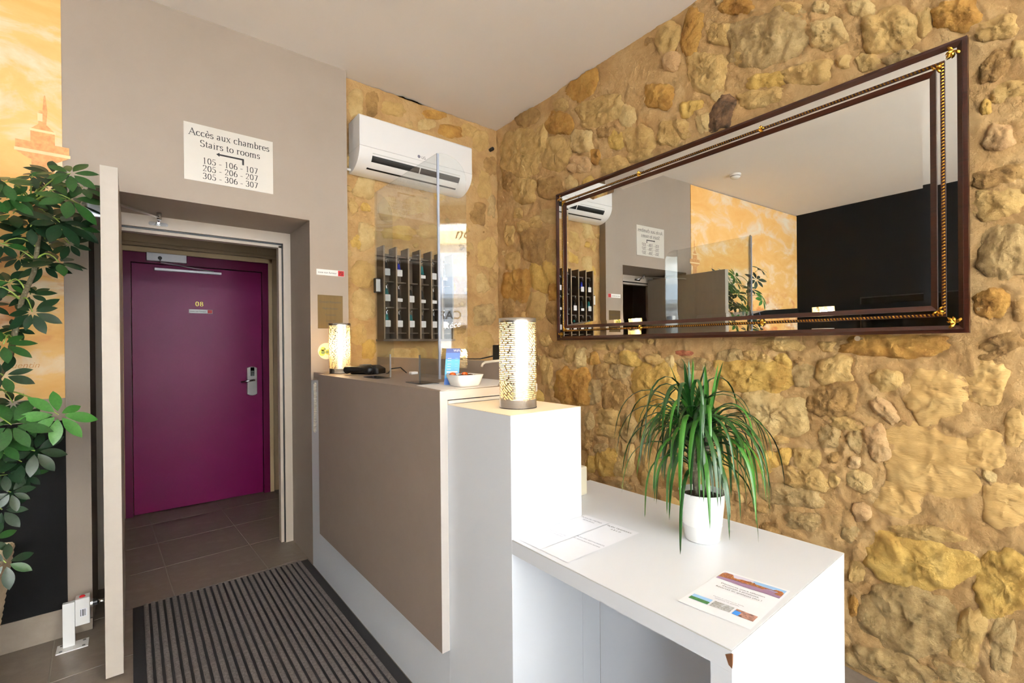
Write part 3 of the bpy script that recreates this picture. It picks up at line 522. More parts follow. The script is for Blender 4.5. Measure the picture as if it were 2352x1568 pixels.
# ---------------------------------------------------------------- perforated lamps
def lamp(c,z,r,h,label,seed):
    t=thing('table_lamp',label,'lamp',(c[0],c[1],z),0,None); rnd=random.Random(seed)
    z0,z1=.028,h-.012; NC=250; NR=160; holes=[[False]*NC for _ in range(NR)]
    diag=[(rnd.uniform(0,NC),rnd.uniform(0,NR),rnd.uniform(22,34),rnd.choice((-1,1))) for _ in range(0)]
    ph=[]
    cam_az=math.atan2(-c[1],-c[0]); k0=int(cam_az/(2*PI)*NC)%NC
    diag=[((k0+26)%NC,NR*.80,26,-1),((k0-34)%NC,NR*.06,26,-1),((k0+120)%NC,NR*.5,30,1),((k0+70)%NC,NR*.2,26,1),((k0-90)%NC,NR*.75,26,1)]
    for j in range(NR):
        row=j//4; rr=random.Random(seed*1000+row); x=rr.randint(0,12); runs=[]
        while x<NC-3:
            l=rr.randint(8,22); runs.append((x,x+l)); x+=l+rr.choice((3,3,4,5))
        for i in range(NC):
            dg=None
            for (ci,cj,sz,sg) in diag:
                di=(i-ci+NC/2)%NC-NC/2; dj=(j-cj)*1.03
                if abs(di)<sz*.8 and abs(dj)<sz: dg=(di,dj,sg); break
            if dg:
                u=(dg[0]*.72*dg[2]+dg[1]*.69); v=(-dg[0]*.69*dg[2]+dg[1]*.72); vr=math.floor(v/5.2); q=random.Random(seed*77+vr).randint(0,15)
                holes[j][i]=(v/5.2-vr)<.55 and ((u+q)%17)>3
            else: holes[j][i]=j%4<2 and any(a<=i<b for a,b in runs)
    mb=MB()
    for j in range(NR+1):
        for i in range(NC): a=2*PI*i/NC; mb.v.append((c[0]+r*math.cos(a),c[1]+r*math.sin(a),z+z0+(z1-z0)*j/NR))
    mb.f=[(j*NC+i,j*NC+(i+1)%NC,(j+1)*NC+(i+1)%NC,(j+1)*NC+i) for j in range(NR) for i in range(NC) if not holes[j][i]]; mb.mi=[0]*len(mb.f)
    obj('perforated_shade',mb,'brushed',t,smooth=True)
    b=obj('base',MB().lathe([(0,0),(r,0),(r,.0),(r,.028),(r-.001,.0285),(0,.0285)],(c[0],c[1],z),64),'steel',t,smooth=False)
    for p in b.data.polygons: p.use_smooth=abs(p.normal.z)<.5
    obj('foot_ring',MB().lathe([(r+.0004,0),(r+.0008,.001),(r+.0004,.002)],(c[0],c[1],z),64),'black_plastic',b)
    tr_=obj('top_ring',MB().lathe([(r,h-.012),(r+.0003,h),(r-.0015,h),(r-.0015,h-.012)],(c[0],c[1],z),64),'steel',t,smooth=True)
    obj('liner',MB().lathe([(r-.004,.03),(r-.004,h-.004)],(c[0],c[1],z),48),'lamp_liner',t,smooth=True)
    bz=z+h*.43
    bl=obj('bulb',MB().lathe([(0,.022),(.008,.021),(.016,.014),(.02,.002),(.018,-.008),(.012,-.018),(.010,-.03),(0,-.03)],(c[0],c[1],bz),20),'bulb',t,smooth=True)
    obj('socket',MB().cyl((c[0],c[1],z+.028),(c[0],c[1],bz-.03),.012),'white_plastic',t)
    ld=bpy.data.lights.new('bulb_light','POINT'); ld.energy=LAMP_W; ld.color=(1,.74,.42); ld.shadow_soft_size=.025; lo=bpy.data.objects.new('bulb_light',ld); COL.objects.link(lo); lo.parent=t; lo.location=(0,0,h*.43+.034)
    return t
LAMP_W=4.0
lamp((.974,1.171),TZ+.0012,.06,.287,'slotted steel cylinder lamp glowing on the white block',3)
lamp((.938,2.735),SZ,.06,.287,'slotted steel cylinder lamp glowing in the corner against the taupe wall',8)
# ---------------------------------------------------------------- acrylic screen (three-fold, with a pass-through)
sc=thing('acrylic_screen','clear acrylic counter screen with angled side wings and pass-through','screen',(.955,1.94,SZ))
AX,AY0,AY1,AZ=.955,1.64,2.262,2.078; th=.005
def inplane(p0,dx,poly,name,mt='acrylic',parent=sc,t=th):
    d=Vector((dx[0],dx[1],0)).normalized(); n=Vector((d.y,-d.x,0)); mb=MB(); k=len(poly)
    V=[Vector((p0[0],p0[1],0))+d*a+Vector((0,0,b)) for a,b in poly]
    mb.add(V+[v+n*t for v in V],[tuple(range(k)),tuple(range(k,2*k))[::-1]]+[(i,i+k,(i+1)%k+k,(i+1)%k) for i in range(k)]); return obj(name,mb,mt,parent)
W_=AY1-AY0; o0,o1,oh=.165,.46,.145
poly=[(0,SZ+.001),(o0,SZ+.001)]+[(o0,SZ+oh-.03)]+[(o0+.03-.03*math.cos(PI/2*i/5),SZ+oh-.03+.03*math.sin(PI/2*i/5)) for i in range(1,6)]+[(o1-.03+.03*math.sin(PI/2*i/5),SZ+oh-.03+.03*math.cos(PI/2*i/5)) for i in range(0,6)]+[(o1,SZ+.001),(W_,SZ+.001),(W_,AZ),(0,AZ)]
inplane((AX,AY0),(0,1),poly,'front_sheet')
wp=[(0,SZ+.06),(.112,SZ+.06),(.112,AZ-.1)]+[(.112-.1+.1*math.cos(PI/2*i/8),AZ-.1+.1*math.sin(PI/2*i/8)) for i in range(1,9)]+[(0,AZ)]
inplane((AX+.006,AY0+.002),(.931,-.365),wp,'side_wing'); inplane((AX+.006,AY1-.004),(.931,.365),wp,'side_wing')
obj('edge_strip',MB().box(AX-.003,AX+.006,AY0-.006,AY0,SZ+.02,AZ-.004),'edge_blue',sc)
for a,b in((AY0,AY0+o0),(AY0+o1,AY1)): BX('foot',AX-.065,AX,a,b,SZ+.0005,SZ+.0055,'acrylic_edge',sc,.001)
for y in (AY0+o0,AY0+o1-.003): BX('cut_edge',AX-.001,AX+.006,y,y+.003,SZ+.006,SZ+oh-.03,'grey_plastic',sc)
mat('white_print',(240,240,240),.6)
tx=Matrix.Translation((AX+.05,AY0-.0225,SZ+.225))@Matrix.Rotation(math.atan2(-.365,.931),4,'Z')@Matrix.Rotation(PI/2,4,'X')
text('Réce',.034,'white_print',tx@Matrix.Rotation(R(10),4,'Z'),sc,shear=.4)  # painted reflection: window lettering as mirrored in the wing
# ---------------------------------------------------------------- things on the counter
ph=thing('telephone','black desk telephone lying beside the corner lamp','telephone',(1.0,2.55,SZ))
mb=MB(); mb.prism([(0,0),(.17,0),(.17,.03),(.13,.05),(.04,.045),(0,.02)],-.045,.045,'y')
def place(mb,loc,rz): 
    Mx=Matrix.Translation(loc)@Matrix.Rotation(rz,4,'Z'); mb.v=[tuple(Mx@Vector(p)) for p in mb.v]; return mb
obj('body',place(mb,(.97,2.60,SZ+.0005),R(-50)),'black_plastic',ph,bevel=.006)
hs=MB().tube([(-.085,0,.04),(-.075,0,.046),(-.04,0,.05),(.04,0,.05),(.075,0,.046),(.088,0,.038)],[.012,.022,.017,.017,.024,.016],12); obj('handset',place(hs,(.945,2.475,SZ-.02),R(-58)),'black_plastic',ph,smooth=True)
b=MB().box(-.02,.02,-.03,.03,.03,.034); obj('display',place(b,(1.02,2.56,SZ+.018),R(-50)),'grey_plastic',ph)
cb=MB().tube([(1.085,2.43,SZ+.004),(1.09,2.415,SZ+.006),(1.10,2.40,SZ+.03),(1.15,2.39,SZ+.035),(1.19,2.40,SZ+.004)],.0035,8); tag(obj('cable',cb,'black_plastic',smooth=True),'short black cable looping up from the counter top','cable')
co=[]
for i in range(321):
    t=i/320; a=t*2*PI*34; zz=1.10-.29*t; rr_=.008 if .02<t<.98 else .003
    co.append((.826+.004*math.sin(t*3)+rr_*math.cos(a),2.83+.02*t+rr_*math.sin(a),zz))
tag(obj('coiled_cord',MB().tube(co,.0022,5),'ivory',smooth=True),'ivory coiled telephone cord hanging beside the counter panel','cord')
# paper mat, bowl, sweets, card
pm=[onz(*p,SZ) for p in((957,886),(1012,897),(1066,902),(1143,886),(1150,873),(1098,866),(1060,873),(1000,880))]
cx=sum(p.x for p in pm)/8; cy=sum(p.y for p in pm)/8
mb=MB(); mb.prism([(p.x if p.x>PX0 else PX0+.01,max(TY1+.003,p.y)) for p in pm],SZ+.0005,SZ+.002); tag(obj('paper_mat',mb,'cloth'),'white paper mat under the bowl on the counter','paper mat')
bc=(.970,1.478)
bw=thing('sweet_bowl','white rounded square porcelain bowl of sweets on the counter','bowl',(bc[0],bc[1],SZ+.002),R(12))
obj('bowl_shell',MB().lathe([(0,0),(.040,0),(.046,.004),(.060,.044),(.0575,.044),(.044,.008),(0,.007)],(bc[0],bc[1],SZ+.0022),40,sq=4.2),'ceramic',bw,smooth=True)
rn=random.Random(5)
for k,(dx,dy,dz,mt) in enumerate([(-.0,.0,.047,'caramel'),(.018,-.01,.040,'chocolate'),(-.036,.026,.046,'caramel'),(.026,.014,.038,'chocolate'),(-.02,-.02,.038,'chocolate'),(.0,.024,.038,'chocolate'),(-.02,.008,.036,'chocolate')]):
    q=(bc[0]+dx,bc[1]+dy,SZ+dz); mb=MB().lathe([(0,-.008),(.008,-.006),(.011,0),(.008,.006),(0,.008)],q,12,a=1.3,b=.9)
    for sg in(-1,1): mb.add([(q[0]+sg*.013,q[1],q[2]),(q[0]+sg*.024,q[1]-.006,q[2]+.006),(q[0]+sg*.024,q[1]+.006,q[2]+.004)],[(0,1,2)])
    tag(obj('wrapped_sweet',mb,mt,smooth=True),{0:'amber wrapped sweet on top of the pile in the white bowl',2:'amber wrapped sweet at the rim corner of the white bowl'}.get(k,'dark brown sweet lying in the white bowl'),'sweet','sweets in the bowl')
wc=thing('wifi_card','blue leaflet with white lines leaning behind the bowl','leaflet',(.963,1.56,SZ))
pa,pb=Vector((.938,1.574,0)),Vector((.988,1.55,0)); lean=Vector((.018,.010,0))
def card(u,v): p=pa+(pb-pa)*u+lean*v; return Vector((p.x,p.y,SZ+.0025+.140*v))
mb=MB(); nn=(card(1,0)-card(0,0)).cross(card(0,1)-card(0,0)).normalized()
mb.add([card(0,0),card(1,0),card(1,1),card(0,1)]+[p-nn*.0008 for p in(card(0,0),card(1,0),card(1,1),card(0,1))],[(0,1,2,3),(7,6,5,4),(0,4,5,1),(1,5,6,2),(2,6,7,3),(3,7,4,0)]); obj('sheet',mb,'blue_card',wc)
def cq(u0,u1,v0,v1,mt,name,k): mb=MB(); mb.add([card(u,v)+nn*(.0002*k) for u,v in((u0,v0),(u1,v0),(u1,v1),(u0,v1))],[(0,1,2,3)]); obj(name,mb,mt,wc)
cq(0,1,.18,.7,'cyan_card','printed_band',1); cq(0,1,.88,1,'navy','printed_header',1)
cq(.12,.88,.33,.37,'white_print','printed_line',2)
for v in (.42,.5,.56,.66,.72): cq(.14,.4,v,v+.012,'white_print','printed_line',2); cq(.66,.86,v,v+.01,'skyblue','printed_line',2)
ux=(card(1,0)-card(0,0)).normalized(); uy=(card(0,1)-card(0,0)).normalized()
Mw=Matrix((ux,uy,nn)).transposed().to_4x4(); Mw.translation=card(.74,.91)+nn*.0005; text('WiFi',.013,'white_print',Mw,wc)
wt=tag(BX('white_adapter',1.165,1.205,2.29,2.325,SZ,SZ+.014,'white_plastic',None,.003),'small white plug adapter lying on the counter top','adapter')
# behind the counter: dark box and cream tap-like hook on the upstand
kx=onx(1150,817,BX1+.03)
tag(BX('card_reader',BX1+.001,BX1+.045,1.62,1.68,1.2385,1.31,'black_plastic',None,.004),'small black box standing on the counter upstand behind the lamp','box')
hk=onx(1122,838,BX1-.002); tag(obj('cream_hook',MB().tube([(BX1-.05,1.69,1.215),(BX1-.049,1.685,1.226),(BX1-.043,1.675,1.234),(BX1-.03,1.64,1.2385),(BX1-.0,1.56,1.246)],.0055,10),'ivory',smooth=True),'cream bent tube end resting on the counter upstand','tube')
bcab=MB().tube([(BX1+.012,2.05,1.241),(BX1+.012,1.95,1.2415),(BX1+.02,1.80,1.245),(BX1+.024,1.69,1.262)],.003,6); tag(obj('cable',bcab,'black_plastic',smooth=True),'thin black cable along the counter upstand to the black box','cable')
# ---------------------------------------------------------------- behind the tall block
tb=thing('payment_terminal','beige terminal with a white top half hidden behind the white block','terminal',(1.25,1.22,DZ))
BX('housing',1.14,1.305,1.172,1.28,DZ,DZ+.105,'beige_plastic',tb,.006); BX('screen_unit',1.15,1.275,1.19,1.235,DZ+.105,DZ+.175,'white_plastic',tb,.008)
obj('indicator',MB().cyl((1.262,1.1895,DZ+.122),(1.262,1.188,DZ+.122),.003),'black_plastic',tb)
# ---------------------------------------------------------------- printed sheets on the low shelf
def sheet(name,label,P,cat='sheet',thick=.0006):
    # P: four corners (world) in order top-left, top-right, bottom-right, bottom-left as read
    t=thing(name,label,cat,(sum(p.x for p in P)/4,sum(p.y for p in P)/4,DZ))
    n=10; mb=MB()
    def S(u,v): a=P[0]+(P[1]-P[0])*u; b=P[3]+(P[2]-P[3])*u; p=a+(b-a)*v; return Vector((p.x,p.y,DZ))
    def Hh(u,v): return .0008+.0022*max(0,noise.noise((u*2.5+P[0].x*9,v*2.5,P[0].y*7)))
    for j in range(n+1):
        for i in range(n+1): p=S(i/n,j/n); mb.v.append((p.x,p.y,DZ+Hh(i/n,j/n)))
    mb.f=[(j*(n+1)+i,(j+1)*(n+1)+i,(j+1)*(n+1)+i+1,j*(n+1)+i+1) for j in range(n) for i in range(n)]; mb.mi=[0]*len(mb.f)
    obj('paper',mb,'paper',t,smooth=True)
    mb2=MB(); mb2.v=[(x,y,z+.0003) for x,y,z in mb.v]; mb2.f=list(mb.f); mb2.mi=list(mb.mi)
    def put(u0,u1,v0,v1,mt,nm,k=1,pts=None):
        q=pts or [(u0,v0),(u0,v1),(u1,v1),(u1,v0)]
        m_=max(2,int(abs(u1-u0)*10)) if not pts else 1
        mb=MB()
        if pts: mb.add([S(u,v)+Vector((0,0,Hh(u,v)+.0004+.00015*k)) for u,v in pts],[tuple(range(len(pts)))])
        else:
            for i in range(m_):
                a,b=u0+(u1-u0)*i/m_,u0+(u1-u0)*(i+1)/m_
                mb.add([S(u,v)+Vector((0,0,Hh(u,v)+.0004+.00015*k)) for u,v in((a,v0),(a,v1),(b,v1),(b,v0))],[(0,1,2,3)])
        obj(nm,mb,mt,t)
    def write(s,u,v,size,mt,al='CENTER'):
        ux=(P[1]-P[0]).normalized(); uy=-(P[3]-P[0]).normalized(); uy=(uy-ux*uy.dot(ux)).normalized(); Mx=Matrix((ux,uy,Vector((0,0,1)))).transposed().to_4x4(); Mx.translation=S(u,v)+Vector((0,0,.0032)); text(s,size,mt,Mx,t,al)
    return t,put,write
q=[onz(*p,DZ) for p in((1370,1185),(1467,1222),(1320,1290),(1225,1246))]
A,B,C,D=[onz(*p,DZ) for p in((1338,1180),(1469,1224),(1304,1293),(1187,1237))]
def mid(a,b,t): return a+(b-a)*t
A.x=max(A.x,TX1+.02) if False else A.x
def fix(p): return Vector((p.x,min(p.y,TY0-.004),DZ))
A,B,C,D=map(fix,(A,B,C,D)); m1=mid(A,B,.48); m2=mid(D,C,.48)
t1,p1,w1=sheet('notice_sheet','white laminated notice beside the tall white block, nearest its wall',[A,m1,m2,D],'notice')
t2,p2,w2_=sheet('notice_sheet','white laminated notice with bolder print, away from the tall white block',[mid(A,B,.5),B,C,mid(D,C,.5)],'notice')
w1('PLAN DU MÉTRO',.5,.1,.010,'ink_grey'); w1('MÉTROPOLE',.5,.15,.008,'ink_grey'); w1('CARTE DU CENTRE',.5,.62,.008,'ink_faint'); w1('ET DES ENVIRONS',.5,.66,.008,'ink_faint')
w2_('PLAN TRAMWAY',.5,.1,.011,'ink'); w2_('A B C D',.5,.155,.010,'ink'); w2_('PLAN DES RESTAURANTS',.5,.53,.0085,'ink_grey'); w2_('ET RESTAURATION RAPIDE',.5,.58,.0075,'ink_grey')
fP=[onz(*p,DZ) for p in((1665,1310.4),(1815.5,1357.6),(1723.7,1446.3),(1556.6,1381.2))]
t3,p3,w3=sheet('leaflet','white laminated leaflet with a long photograph of a lit building and three small pictures',fP,'leaflet')
p3(.03,.97,.04,.145,'photo_sky','photo_part',1); p3(.03,.5,.04,.145,'photo_lilac','photo_part',2)
p3(.03,.97,.13,.25,'photo_violet','photo_part',1)
p3(0,0,0,0,'photo_orange','photo_part',3,[(.03,.2),(.03,.09),(.07,.055),(.17,.055),(.21,.09),(.22,.12),(.3,.12),(.34,.1),(.42,.1),(.47,.085),(.5,.1),(.53,.085),(.55,.11),(.82,.12),(.85,.09),(.93,.09),(.97,.12),(.97,.2),(.6,.165),(.25,.175)])
w3('Découvrez notre sélection',.5,.35,.0085,'ink'); w3("d'activités à proximité,",.5,.40,.0085,'ink'); w3('Réservez en quelques clics !',.5,.45,.0085,'ink')
w3('Flashez et réservez en toute',.5,.67,.0055,'ink_grey'); w3('simplicité vos activités',.5,.70,.0055,'ink_grey')
p3(.05,.33,.74,.86,'photo_sky','small_photo',1); p3(.05,.33,.8,.86,'photo_green','small_photo',2); p3(.36,.64,.74,.86,'photo_white','small_photo',1); p3(.67,.95,.74,.86,'photo_dark','small_photo',1); p3(.67,.76,.78,.86,'photo_blue','small_photo',2)
# ---------------------------------------------------------------- dracaena
rn=random.Random(11); pc=Vector((1.256,.697,DZ))
dr=thing('potted_dracaena','dragon plant with drooping strap leaves in a plain white pot','plant',pc)
obj('pot',MB().lathe([(0,0),(.044,0),(.047,.003),(.053,.045),(.0535,.046),(.0525,.047),(.062,.134),(.0635,.136),(.0615,.136),(.058,.12),(.05,.118)],pc,48),'ceramic',dr,smooth=True)
obj('soil',MB().lathe([(0,.122),(.03,.124),(.06,.12)],pc,24),'soil',dr,smooth=True)
heads=[(Vector((-.018,.022,.345)),Vector((-.01,.012,.12))),(Vector((.022,-.006,.33)),Vector((.012,-.004,.12))),(Vector((.0,.02,.27)),Vector((0,.012,.12))),(Vector((.012,.03,.235)),Vector((.006,.02,.12)))]
for hd,bs in heads: obj('stem',MB().tube([pc+bs,pc+(bs+hd)/2+Vector((.003,.002,0)),pc+hd],.007,8),'bark',dr,smooth=True)
def leafstrip(p,az,el,L,wd,droop,mt,twist=0):
    mb=MB(); n=13; d=Vector((math.cos(az)*math.cos(el),math.sin(az)*math.cos(el),math.sin(el))); q=p.copy(); pts=[q.copy()]
    for i in range(n):
        d=(d+Vector((0,0,-droop*(i+1)/n*.34))).normalized(); q=q+d*(L/n); pts.append(q.copy())
    side=Vector((-math.sin(az),math.cos(az),0)); vs=[]
    for i,x in enumerate(pts):
        t=i/n; w_=wd*(.55+.45*min(1,t*4))*(1-t**3)**.8+.0004; tg=(pts[min(i+1,n)]-pts[max(i-1,0)]).normalized(); nr=side.cross(tg)
        vs+=[x-side*w_/2+nr*w_*.12,x-nr*w_*.06,x+side*w_/2+nr*w_*.12]
    mb.add(vs,[(i*3+k,i*3+k+1,i*3+k+4,i*3+k+3) for i in range(n) for k in(0,1)]); return mb
def safe(mb):
    mb.v=[(x,y,max(z,DZ+.004)) for x,y,z in mb.v]; return mb
for hi,(hd,bs) in enumerate(heads):
    for k in range((46,46,28,28)[hi]):
        az=k*2.39996+hi+rn.uniform(-.2,.2); f=rn.random(); upr=k<(6,5,0,0)[hi]; el=R(rn.uniform(70,88)) if upr else R(80-f*62); L=rn.uniform(.14,.23) if upr else rn.uniform(.22,.36)
        dp=rn.uniform(.1,.35) if upr else rn.uniform(1.7,3.2)
        o=obj('leaf',safe(leafstrip(pc+hd+Vector((0,0,rn.uniform(-.05,.01))),az,el,L,rn.uniform(.0095,.0145),dp,None)),rn.choice(('drac_dark','drac_dark','drac_light')),dr,smooth=True)
# ================================================================ WALL THINGS
# mirror
Q=[onwall(*p) for p in((1288,446),(2231,90),(2231,768),(1292,782))]
ms0,ms1=1.093,3.068
ms0=(Q[1][0]+Q[2][0])/2; ms1=(Q[0][0]+Q[3][0])/2; mz0,mz1=1.336,2.318
mi=thing('wall_mirror','large mirror in a dark wood frame with gilt rope bands on the stone wall','mirror',wall((ms0+ms1)/2,mz0,.02))
def WPm(s,z,h): return wall(s,z,h)
def wframe(name,i0,i1,h0,h1,mt,parent,hin=None,hout=None):
    # frame ring between insets i0..i1 (from outer edge), front heights
    mb=MB(); rect=lambda i:[(ms0+i,mz0+i),(ms1-i,mz0+i),(ms1-i,mz1-i),(ms0+i,mz1-i)]
    a,b=rect(i0),rect(i1); ho=h1 if hout is None else hout; hi=h1 if hin is None else hin
    vs=[WPm(s,z,h0) for s,z in a]+[WPm(s,z,ho) for s,z in a]+[WPm(s,z,hi) for s,z in b]+[WPm(s,z,h0) for s,z in b]
    mb.add(vs,[(k*4+i,k*4+(i+1)%4,k*4+4+(i+1)%4,k*4+4+i) for k in range(3) for i in range(4)]); return obj(name,mb,mt,parent)
BH=.022
BXm=MB().add([WPm(s,z,h) for h in(BH,BH+.014) for s,z in((ms0+.004,mz0+.004),(ms1-.004,mz0+.004),(ms1-.004,mz1-.004),(ms0+.004,mz1-.004))],[(0,1,2,3),(7,6,5,4)]+[(i,(i+1)%4,4+(i+1)%4,4+i) for i in range(4)]); obj('backing',BXm,'mahogany',mi)
H0=BH+.014
wframe('outer_frame',0,.012,BH+.004,H0+.012,'mahogany',mi); wframe('outer_frame_lip',.012,.026,BH,H0+.014,'mahogany',mi,H0+.008,H0+.018)
wframe('mirror_border',.026,.058,H0-.001,H0+.007,'mirror_glass',mi)
wframe('rope_backing',.056,.068,H0,H0+.012,'mahogany',mi)
wframe('mirror_border',.068,.078,H0,H0+.009,'mirror_glass',mi)
wframe('inner_frame',.078,.096,H0,H0+.012,'mahogany',mi,H0+.008,H0+.016)
ib=.116
wframe('mirror_bevel',.094,ib,H0,H0+.006,'mirror_glass',mi,H0+.0075,H0+.0055)
mb=MB().add([WPm(s,z,H0+.0075) for s,z in((ms0+ib,mz0+ib),(ms1-ib,mz0+ib),(ms1-ib,mz1-ib),(ms0+ib,mz1-ib))],[(0,1,2,3)]); obj('mirror_glass',mb,'mirror_glass',mi)
# gilt rope: twisted beads in one strand per side
def rope(a,b):
    mb=MB(); n=int(((b[0]-a[0])**2+(b[1]-a[1])**2)**.5/.011); 
    ds=(b[0]-a[0])/n; dz=(b[1]-a[1])/n; l=(ds*ds+dz*dz)**.5; us,uz=ds/l,dz/l
    for i in range(n):
        cs,cz=a[0]+ds*(i+.5),a[1]+dz*(i+.5)
        # slanted bead: four-sided leaf
        P=[(-.0048,-.0045,0),(.0008,-.005,0),(.0048,.0045,0),(-.0008,.005,0)]; T=[(-.0022,-.002,.004),(.0022,.002,.004)]
        vs=[WPm(cs+x*us-y*uz,cz+x*uz+y*us,H0+.0115+h) for x,y,h in P+T]
        mb.add(vs,[(0,1,4),(1,2,5,4),(2,3,5),(3,0,4,5)])
    return mb
r_=.062; cs4=[(ms0+r_,mz0+r_),(ms1-r_,mz0+r_),(ms1-r_,mz1-r_),(ms0+r_,mz1-r_)]
for i in range(4): obj('gilt_rope',rope(cs4[i],cs4[(i+1)%4]),'gold',mi)
def leafy(s,z,ds,dz,sc_,nm):
    mb=MB()
    for ang,L in((0,1),(.5,.8),(-.5,.8),(1.57/1,.9),(-1.57,.9)):
        a=math.atan2(dz,ds)+ang; e=(math.cos(a),math.sin(a)); n_=(-e[1],e[0])
        P=[(0,0,.002),(.4*L,.16,.006),(.7*L,.13,.006),(L,0,.001),(.7*L,-.13,.006),(.4*L,-.16,.006),(.5*L,0,.010)]
        mb.add([WPm(s+(e[0]*x+n_[0]*y)*sc_,z+(e[1]*x+n_[1]*y)*sc_,H0+.010+h) for x,y,h in P],[(0,1,6),(1,2,6),(2,3,6),(3,4,6),(4,5,6),(5,0,6)])
    return obj(nm,mb,'gold',mi)
for sx_2,sz_2,s,z in((1,1,ms0,mz0),(-1,1,ms1,mz0),(-1,-1,ms1,mz1),(1,-1,ms0,mz1)):
    leafy(s+sx_2*.033,z+sz_2*.033,sx_2,sz_2,.03,'corner_ornament'); leafy(s+sx_2*.078,z+sz_2*.078,-sx_2*.0+sx_2,sz_2,-.022,'corner_ornament')
for t in(.33,.66):
    for z in(mz0+r_,mz1-r_): leafy(ms0+(ms1-ms0)*t,z,0,1,.02,'middle_ornament'); leafy(ms0+(ms1-ms0)*t,z,0,-1,.02,'middle_ornament')
h_=onwall(1978,777); tag(obj('wall_screw',MB().cyl(wall(h_[0],h_[1],-.01),wall(h_[0],h_[1],.035),.006).cyl(wall(h_[0],h_[1],.035),wall(h_[0],h_[1],.042),.010),'steel'),'steel screw sticking out of the stone just under the mirror','screw')
h2=ony(1127,344,YS); tag(obj('pipe_stub',MB().tube([(h2.x,YS+.02,h2.z),(h2.x,YS-.03,h2.z)],.014,14).cyl((h2.x,YS-.03,h2.z),(h2.x,YS-.032,h2.z),.010),'black_plastic',smooth=True),'dark round pipe end in the stone beside the air conditioner','pipe')
# air conditioner
AXa,AXb=1.108,1.945; yb,yf=3.025,2.838
ac=thing('air_conditioner','white split air conditioner on the stone wall above the key rack','air conditioner',((AXa+AXb)/2,3.0,2.43))
zt,zs,zb=2.752,2.555,2.425
prof=[(yb,zt),(yf+.02,zt),(yf+.006,zt-.004),(yf,zt-.014),(yf,zs+.001)]
obj('front_panel',MB().prism(prof+[(yb,zs+.001)],AXa,AXb,'x'),'white_plastic',ac,bevel=.003)
low=[(yf+.001,zs-.001)]+[(yf+.001+(yb-yf-.03)*(1-math.cos(PI/2*i/24)),zs-.001-(zs-zb)*math.sin(PI/2*i/24)) for i in range(1,25)]
obj('lower_body',MB().prism(low+[(yb,zb),(yb,zs-.001)],AXa,AXb,'x'),'white_plastic',ac)
def lowpt(i,off=0): 
    t=PI/2*i; y=yf+.001+(yb-yf-.03)*(1-math.cos(t)); z=zs-.001-(zs-zb)*math.sin(t); return (y-off,z-off*.6)
def lowstrip(name,t0,t1,x0,x1,off,mt):
    mb=MB(); n=4; P=[lowpt(t0+(t1-t0)*i/n,off) for i in range(n+1)]
    mb.add([(x,p[0],p[1]) for x in(x0,x1) for p in P],[(i,i+1,n+2+i,n+1+i) for i in range(n)]); return obj(name,mb,mt,ac)
lowstrip('vent_slot',.22,.47,AXa+.085,AXb-.1,.0015,'black_plastic'); lowstrip('louvre',.40,.60,AXa+.08,AXb-.105,.006,'white_plastic'); lowstrip('louvre_gap',.60,.66,AXa+.07,AXb-.1,.002,'black_plastic'); lowstrip('vent_rim',.14,.17,AXa+.085,AXb-.1,.001,'laminate_edge')
lowstrip('vent_divider',.2,.5,(AXa+AXb)/2-.004,(AXa+AXb)/2+.004,.007,'white_plastic')
text('LG',.026,'ink',facing(((AXa+AXb)/2+.022,yf-.0008,zs+.014)),ac,name='maker_mark'); obj('maker_badge',MB().cyl(((AXa+AXb)/2-.012,yf,zs+.024),((AXa+AXb)/2-.012,yf-.001,zs+.024),.0105,18),'ink_grey',ac)
text('80',.022,'ink_grey',facing((AXb-.045,yf-.0005+.02,zs-.06)),ac,name='display_digits')
obj('pipe_end',MB().cyl((AXa-.03,3.0,zb+.02),(AXa,3.0,zb+.02),.008),'white_plastic',ac)
# key rack
KX0,KYf,KYb=1.289,2.905,3.02; ncol=6; cw=.0875; KX1=KX0+ncol*cw; kz0,kz1=1.345,1.955
mat('rack_dark',(96,80,64),.6); mat('rack_edge',(150,130,106),.6)
kr=thing('key_rack','taupe pigeonhole key rack with hanging room keys on the stone wall','key rack',((KX0+KX1)/2,3.0,kz0))
mb=MB(); BX('back_board',KX0,KX1,KYb-.008,KYb,kz0,kz1-.02,'rack_dark',kr)
for i in range(ncol+1): x=KX0+i*cw; BX('divider',x-.005,x+.005,KYf,KYb-.008,kz0+.01,kz1+.012,'rack_dark',kr); BX('divider_edge',x-.005,x+.005,KYf-.001,KYf,kz0+.01,kz1+.012,'rack_edge',kr)
BX('base_board',KX0-.012,KX1+.012,KYf-.006,KYb,kz0-.004,kz0+.01,'rack_dark',kr)
shz=[1.395,1.565,1.735,1.905]
for z in shz:
    for i in range(ncol): BX('shelf',KX0+i*cw+.005,KX0+(i+1)*cw-.005,KYf+.03,KYb-.008,z-.004,z+.004,'rack_dark',kr)
dsp=tag(BX('door_phone',KX0-.045,KX0-.0055,2.93,2.975,1.66,1.755,'black_plastic',None,.004),'small black and white handset on the side of the key rack','handset'); BX('white_front',KX0-.046,KX0-.018,2.926,2.9295,1.665,1.745,'white_plastic',dsp,.001)
rk=random.Random(3); fobs=['ink','teal','teal','cobalt','ink','black_plastic']
cols={0:(0,1,2),1:(0,1,2),2:(0,1),3:(0,1,2),4:(0,1,2),5:(0,2)}
fobname={'ink':'black','black_plastic':'black','teal':'teal','cobalt':'blue'}
names=('first','second','third','fourth','fifth','sixth')
